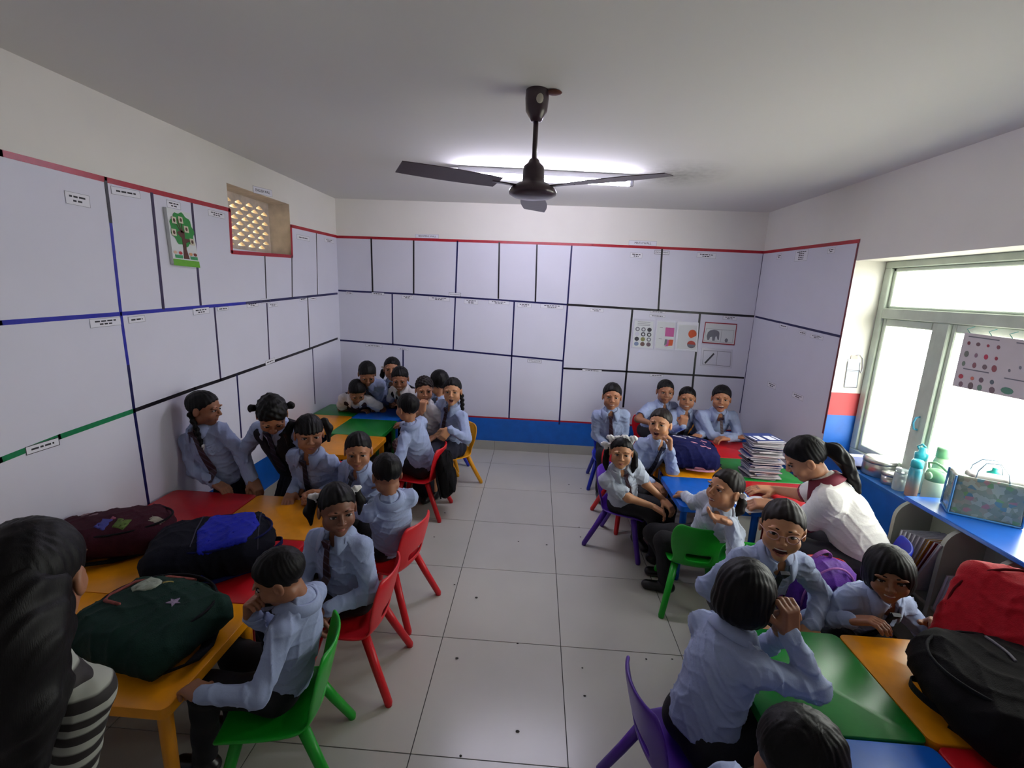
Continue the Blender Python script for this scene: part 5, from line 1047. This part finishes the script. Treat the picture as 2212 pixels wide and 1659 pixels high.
# ---- chairs
GC = 'small plastic chairs'
chair(-.74, 2.22, -105, 'red', 'red plastic chair under the person seen from behind on the left')
chair(-.76, 1.76, -90, 'red', 'red plastic chair under the person with white hair ribbons')
chair(-.84, 1.31, -75, 'green', 'green plastic chair under the person in profile at the near left')
chair(-.86, 3.33, -95, 'red', 'red plastic chair with a black backpack on its back')
chair(-.70, 3.84, -40, 'yellow', 'yellow plastic chair under the person in the long dark skirt')
chair(.72, 4.05, -5, 'blue', 'dark blue plastic chair beside the aisle at the back wall')
chair(.68, 3.0, 60, 'purple', 'purple plastic chair under the person with the big white bow')
chair(.76, 3.36, 20, 'red', 'red plastic chair under the person with a hand at the ear')
chair(.965, 2.46, 172, 'green', 'green plastic chair with its back to the camera at the blue table')
chair(1.10, 1.95, -5, 'green', 'green plastic chair under the laughing person with glasses')
chair(.56, 1.27, 100, 'purple', 'purple plastic chair in the right foreground, seen from the side')
chair(.56, .80, 60, 'purple', 'purple plastic chair cut by the bottom edge of the photo')
chair(1.68, 2.24, -125, 'blue', 'dark blue plastic chair under the person in the white polo shirt', s=1.1)
chair(-1.30, 2.68, 0, 'red', 'red plastic chair under the person right of the one leaning forward'); chair(-1.0, 2.66, 0, 'red', 'red plastic chair under the person with clasped hands at the yellow table', s=.92)
chair(-1.08, 4.54, -15, 'blue', 'blue plastic chair under the person with clasped hands at the blue table', s=.95); chair(-.90, 3.92, -30, 'yellow', 'yellow plastic chair under the person in the plaid skirt', s=.92); chair(-.86, 4.27, -50, 'blue', 'blue plastic chair under the person turned away behind the yellow chair', s=.92)
chair(1.20, 4.53, 5, 'red', 'red plastic chair under the short-sleeved person at the back wall', s=.95); chair(1.46, 4.50, 0, 'blue', 'blue plastic chair under the person with a fist at the chin', s=.9); chair(1.72, 4.46, 0, 'yellow', 'yellow plastic chair under the person with crossed forearms', s=.95)
chair(1.44, 1.93, 0, 'red', 'red plastic chair under the person beside the grey shelf', s=.95); chair(-1.80, 4.60, 5, 'yellow', 'yellow plastic chair in the back left corner under the person bent over the table', s=.95)
# ---- pupils, left side near
v = lambda *a: np.array(a, float); tp = lambda u, w_, z=TH+.03: PZ(u, w_, z)
GA, GB, GCc, GD = 'people at the left wall tables', 'people in the back left corner', 'people at the right back tables', 'people at the near right tables'
person('standing person in blue shirt and striped tie against the left wall, looking right', GA, (440, 883), 2.72, 80, (-1.87, 2.60, .52), 10, hy=62, hp=8, style='braid_r', legs='stand', bottom='navy', shirt='blue', L=dict(t=v(-1.66, 2.50, .56), hint=(1, .2, -.3)), R=dict(t=v(-1.86, 2.44, .55), hint=(-1, .2, -.2)), skin=2)
person('person in dark vest leaning forward over the red table at the left wall', GA, (588, 897), 2.62, 88, (-1.52, 2.74, .58), 0, hy=0, hp=42, style='messy', legs='stand', bottom='navy', vest='navy', tie=2, L=dict(t=v(-1.36, 2.50, .54), hint=(1, .2, .2)), R=dict(t=v(-1.68, 2.50, .54), hint=(-1, .2, .2)), skin=1)
person('person in blue shirt facing the camera, right of the person leaning forward', GA, (668, 938), 2.62, 86, (-1.30, 2.66, .40), -8, hy=4, hp=4, style='bangs', bottom='navy', tie=2, skin=1, L=dict(t=v(-1.20, 2.44, .54), hint=(.4, 1.5, -.6)), R=dict(t=v(-1.38, 2.42, .53), hint=(-.4, 1.5, -.6)))
person('person in blue shirt with clasped hands on the yellow table at the left', GA, (774, 974), 2.58, 84, (-.97, 2.66, .37), -22, hy=-4, hp=6, style='crew', tie=2, skin=1, L=dict(t=tp(690, 1078, TH+.045), hint=(.8, 0, -.6), dir=(-1, -.1, -.05), n=(0, .8, -.4), curl=.6), R=dict(t=tp(700, 1068, TH+.05), hint=(-.4, .3, -.9), dir=(-1, -.2, .0), n=(.1, -.9, -.3), curl=.6))
person('person in blue shirt seen from behind on a red chair at the left', GA, (836, 1026), 2.28, 90, (-.73, 2.24, .365), -140, hy=-165, hp=10, style='tall', tie=False, skin=2, L=dict(t=v(-1.02, 2.36, .55), hint=(-.2, -.8, -.4)), R=dict(t=v(-.92, 2.5, .6), hint=(.8, .2, -.4)))
person('person with white hair ribbons and striped tie, hands in lap, on the left', GA, (729, 1100), 1.92, 114, (-.80, 1.80, .37), -12, hy=10, hp=2, style='pigtails_high', skin=4, legyaw=-60, shirt='blue', L=dict(t=v(-.775, 1.58, .46), hint=(1, .3, -.2), dir=(-.5, -.3, -.9), n=(-.6, .5, .1), curl=.5), R=dict(t=v(-.83, 1.56, .46), hint=(-1, .2, -.2), dir=(.3, -.3, -.9), n=(.6, .5, 0), curl=.5))
person('person in profile with a hand at the cheek on the near green chair', GA, (606, 1247), 1.52, 128, (-.83, 1.34, .36), -92, hyabs=-72, hp=22, style='boy', tie=2, skin=2, L=dict(t=tp(440, 1500, TH+.03), hint=(.3, -.9, -.3), dir=(-.8, .4, -.1), n=(0, 0, -1), curl=.45), R=dict(t=PD(545, 1330, 1.55), hint=(-.3, .5, -1), dir=(.2, -.2, 1), n=(.8, -.2, 0), curl=.7))
person('person in a black and white striped shirt at the left edge, seen from behind', GA, (62, 1262), .80, 275, (-1.10, .56, .68), 205, hyabs=205, hp=10, style='long', shirt='striped', tie=False, legs='stand', bottom='jean', collar=False, skin=2, bs=1.02, fold=.3, L=dict(t=v(-1.2, .85, .75), hint=(-1, 0, -.5)), R=dict(t=v(-.98, .64, .52), hint=(.6, -.3, -.3)))
# back left corner
person('person in white sleeves bent low over the green corner table', GB, (771, 846), 4.22, 52, (-1.80, 4.56, .42), 5, hy=8, hp=38, style='boy', shirt='white', sleeve='short', vest='maroon', tie=False, skin=2, L=dict(t=tp(798, 878), hint=(1, .2, .0), dir=(.7, -.6, 0)), R=dict(t=tp(772, 884), hint=(-1, .3, .1), dir=(1, -.1, 0)))
person('person in blue shirt looking down, behind the person bent over the corner table', GB, (793, 808), 4.22, 54, (-1.52, 4.62, .56), 0, hy=5, hp=32, style='boy', legs='stand', tie=2, skin=2, L=dict(t=tp(802, 872, TH+.05), hint=(.8, 0, -.2)), R=dict(t=tp(785, 872, TH+.05), hint=(-1, 0, -.2)))
person('person in blue shirt standing against the back wall in the left corner', GB, (847, 797), 4.48, 52, (-1.36, 4.60, .52), -6, hy=-6, hp=2, style='pigtails', legs='stand', bottom='navy', tie=2, skin=1, expr='neutral')
person('person in dark vest and white shirt with clasped hands on the blue table', GB, (864, 818), 4.18, 54, (-1.08, 4.52, .40), -20, hy=-6, hp=18, style='pulled', expr='smile', shirt='white', vest='navy', tie=False, skin=2, L=dict(t=tp(855, 862, TH+.05), hint=(1, 0, -.3), dir=(-.2, -1, -.2), n=(-1, 0, 0), curl=.6), R=dict(t=tp(846, 868, TH+.05), hint=(-1, 0, -.3), dir=(.1, -1, -.2), n=(1, 0, 0), curl=.6))
person('person in white short sleeves and plaid skirt with a hand at the mouth', GB, (917, 842), 3.86, 57, (-.88, 3.86, .40), -30, hy=4, hp=6, style='frizzy', shirt='white', sleeve='short', bottom='plaid', tie=False, skin=0, hm=M_hairb, L=dict(t=v(-.80, 3.62, .52), hint=(1, 0, -.3)), R=dict(t=PD(911, 890, 3.68), hint=(-.5, -.2, -1), dir=(.1, .1, 1), n=(.3, 1, .2), curl=.8))
person('person in blue shirt turned away, behind the person on the yellow chair', GB, (949, 828), 4.10, 58, (-.84, 4.25, .40), -60, hyabs=-150, hp=4, style='boy', tie=2, skin=1)
person('person in long dark skirt on the yellow chair, mouth open', GB, (977, 845), 3.74, 60, (-.70, 3.84, .38), -38, hy=-6, hp=0, style='braid_l', expr='open', bottom='navy', skin=3, legyaw=-30, L=dict(t=PD(972, 928, 3.62), hint=(1, .4, -.2), dir=(-.6, -.3, -.8), n=(-.4, .8, 0), curl=.4), R=dict(t=v(-.92, 3.66, .52), hint=(-1, 0, -.3)))
person('person in blue shirt in profile on the red chair with the black backpack', GB, (880, 882), 3.40, 64, (-.83, 3.36, .37), -112, hyabs=-122, hp=4, style='boy', tie=False, skin=1, R=dict(t=tp(846, 920, TH+.02), hint=(0, .4, -1)), L=dict(t=v(-1.02, 3.18, .46), hint=(-.2, -.9, -.4)))
# right back tables
person('person in blue shirt and tie on the blue chair beside the aisle', GCc, (1322, 857), 3.86, 59, (.74, 4.06, .38), -4, hy=4, hp=-2, style='boy', expr='smile', skin=1, L=dict(t=v(.80, 3.80, .44), hint=(.5, 1.4, -1)), R=dict(t=v(.68, 3.80, .44), hint=(-.5, 1.4, -1)))
person('person in short blue sleeves leaning against the back wall at the right', GCc, (1437, 846), 4.26, 53, (1.20, 4.52, .42), 12, hy=12, hp=2, style='crew', tie=2, sleeve='short', skin=2, R=dict(t=PD(1416, 918, 4.15), hint=(-1, .2, .2)))
person('person with a fist at the chin behind the navy backpack', GCc, (1484, 861), 4.2, 53, (1.42, 4.44, .38), 2, hy=4, hp=0, style='crew', expr='smile', skin=1, R=dict(t=PD(1474, 921, 4.0), hint=(-.7, 0, -1), dir=(.1, 0, 1), n=(0, 1, 0), curl=.95), L=dict(t=tp(1510, 940, TH+.04), hint=(1, 0, -.4)))
person('person with crossed forearms on the red table at the back right', GCc, (1558, 861), 4.08, 57, (1.68, 4.36, .40), 2, hy=4, hp=0, style='boy', expr='laugh', skin=1, fat=1.22, L=dict(t=tp(1575, 947, TH+.05), hint=(1, .3, -.1), dir=(-1, -.2, 0)), R=dict(t=tp(1585, 942, TH+.05), hint=(-1, .3, -.1), dir=(1, -.2, 0)))
person('person with a hand at the ear and open mouth at the yellow table', GCc, (1426, 916), 3.28, 69, (.80, 3.36, .37), 15, hy=-14, hp=-6, style='pulled', expr='open', skin=3, tie=2, hm=M_hairb, L=dict(t=PD(1448, 974, 3.18), hint=(.6, -.2, -1), dir=(-.05, .1, 1), n=(-.8, .2, 0), curl=.7), R=dict(t=v(.86, 3.06, .46), hint=(-1, .2, -.3)))
person('person with a big white hair bow and short sleeves on the purple chair', GCc, (1342, 977), 2.84, 72, (.66, 2.98, .35), 32, hy=4, hp=0, style='bigbow', expr='neutral', sleeve='short', shirt='pale', skin=3, legyaw=62, L=dict(t=v(.90, 2.86, .42), hint=(.8, .5, -.4), dir=(.5, -.6, -.4)), R=dict(t=v(.82, 2.74, .42), hint=(-.6, -.4, -.6), dir=(.8, -.2, -.4)))
person('person in profile with an open hand under the chin on the green chair', GCc, (1566, 1058), 2.34, 92, (1.06, 2.50, .37), -70, hyabs=-66, hp=-10, style='pigtails', expr='smile', tie=False, skin=3, hm=M_hairb, legyaw=-100, shirt='pale', feet={1: (.85, 2.50, .07), -1: (.90, 2.64, .07)}, L=dict(t=PD(1580, 1130, 2.2), hint=(.4, -.6, -1), dir=(-1, .1, .15), n=(.1, .0, 1), curl=.25), R=dict(t=v(.97, 2.68, .545), hint=(0, .6, -.6)))
person('person in a white polo shirt with maroon collar bending over the table', 'adults in the classroom', (1742, 992), 2.46, 100, (1.78, 2.22, .44), -128, hyabs=-112, hp=34, style='teacher', shirt='teacher', sleeve='short', tie=False, bs=1.32, fold=.5, skin=0, bottom='jean', trim=mat('polo_maroon_trim', '7c2438', .7), R=dict(t=PZ(1672, 1058, TH+.035), hint=(0, 0, -1), dir=(-1, .1, -.05), n=(0, 0, -1), curl=.12, spread=1), L=dict(t=PZ(1672, 1092, TH+.05), hint=(.2, -.8, -.6), dir=(-1, .25, -.1), n=(0, .3, -1), curl=.4))
# near right
person('laughing person wearing glasses in front of the purple backpack', GD, (1690, 1142), 1.80, 126, (1.00, 1.96, .38), 0, hy=4, hp=-2, style='pulled', expr='laugh', skin=3, tie=2, glasses=True, hm=M_hairb, L=dict(t=v(1.16, 1.66, .48), hint=(1, .2, -.3)), R=dict(t=v(.90, 1.66, .50), hint=(-1, .2, -.3)))
person('person in blue shirt seen from behind on the near purple chair, hands raised', GD, (1612, 1278), 1.50, 150, (.60, 1.28, .37), 112, hy=158, hp=6, style='bob', tie=False, skin=2, R=dict(t=PD(1708, 1372, 1.42), hint=(.5, -.7, -.9), dir=(-.1, .1, 1), n=(-.3, .9, 0), curl=.7), L=dict(t=PD(1690, 1372, 1.5), hint=(.6, .6, -.8), dir=(-.1, .1, 1), n=(.2, -.9, 0), curl=.7))
person('person in blue shirt and navy tie facing the camera beside the grey shelf', GD, (1920, 1238), 1.80, 120, (1.42, 1.88, .36), 0, hy=10, hp=4, expr='smile', style='bob', tie=2, skin=2, hr=6, L=dict(t=v(1.62, 1.66, .52), hint=(1, .2, -.3)), R=dict(t=v(1.3, 1.66, .52), hint=(-1, .2, -.3)))
person('person cut off by the bottom edge of the photo, seen from above', GD, (1722, 1645), .98, 225, (.50, .74, .36), 95, hyabs=100, hp=25, style='boy', tie=False, skin=2, L=dict(t=v(.80, .90, .55), hint=(.4, .6, -.8)), R=dict(t=v(.76, .62, .53), hint=(.2, -.9, -.4)))

# ---- crumbs and specks on the tiles
rn = random.Random(21); b = MB()
for u, v_ in ((1120, 1170), (1181, 1177), (1254, 1160), (1229, 1047), (1255, 1055), (1251, 1139), (938, 1160), (961, 1108), (982, 1263), (1029, 1291), (987, 1422), (1258, 1443), (1263, 1503), (1118, 1580), (995, 1633), (1396, 1424), (1409, 1561), (1118, 1390), (1452, 1424)):
    p = PZ(u, v_, .001); s_ = rn.uniform(.005, .009); b.ell(p+np.array([0, 0, .001]), (s_, s_*rn.uniform(.5, .9), .002), None, 0, 7, 4)
tag(b.build('floor_crumbs', mat('crumb_dark', '3c3a36', .9)), 'small dark crumbs scattered on the floor tiles', 'crumbs', kind='stuff')
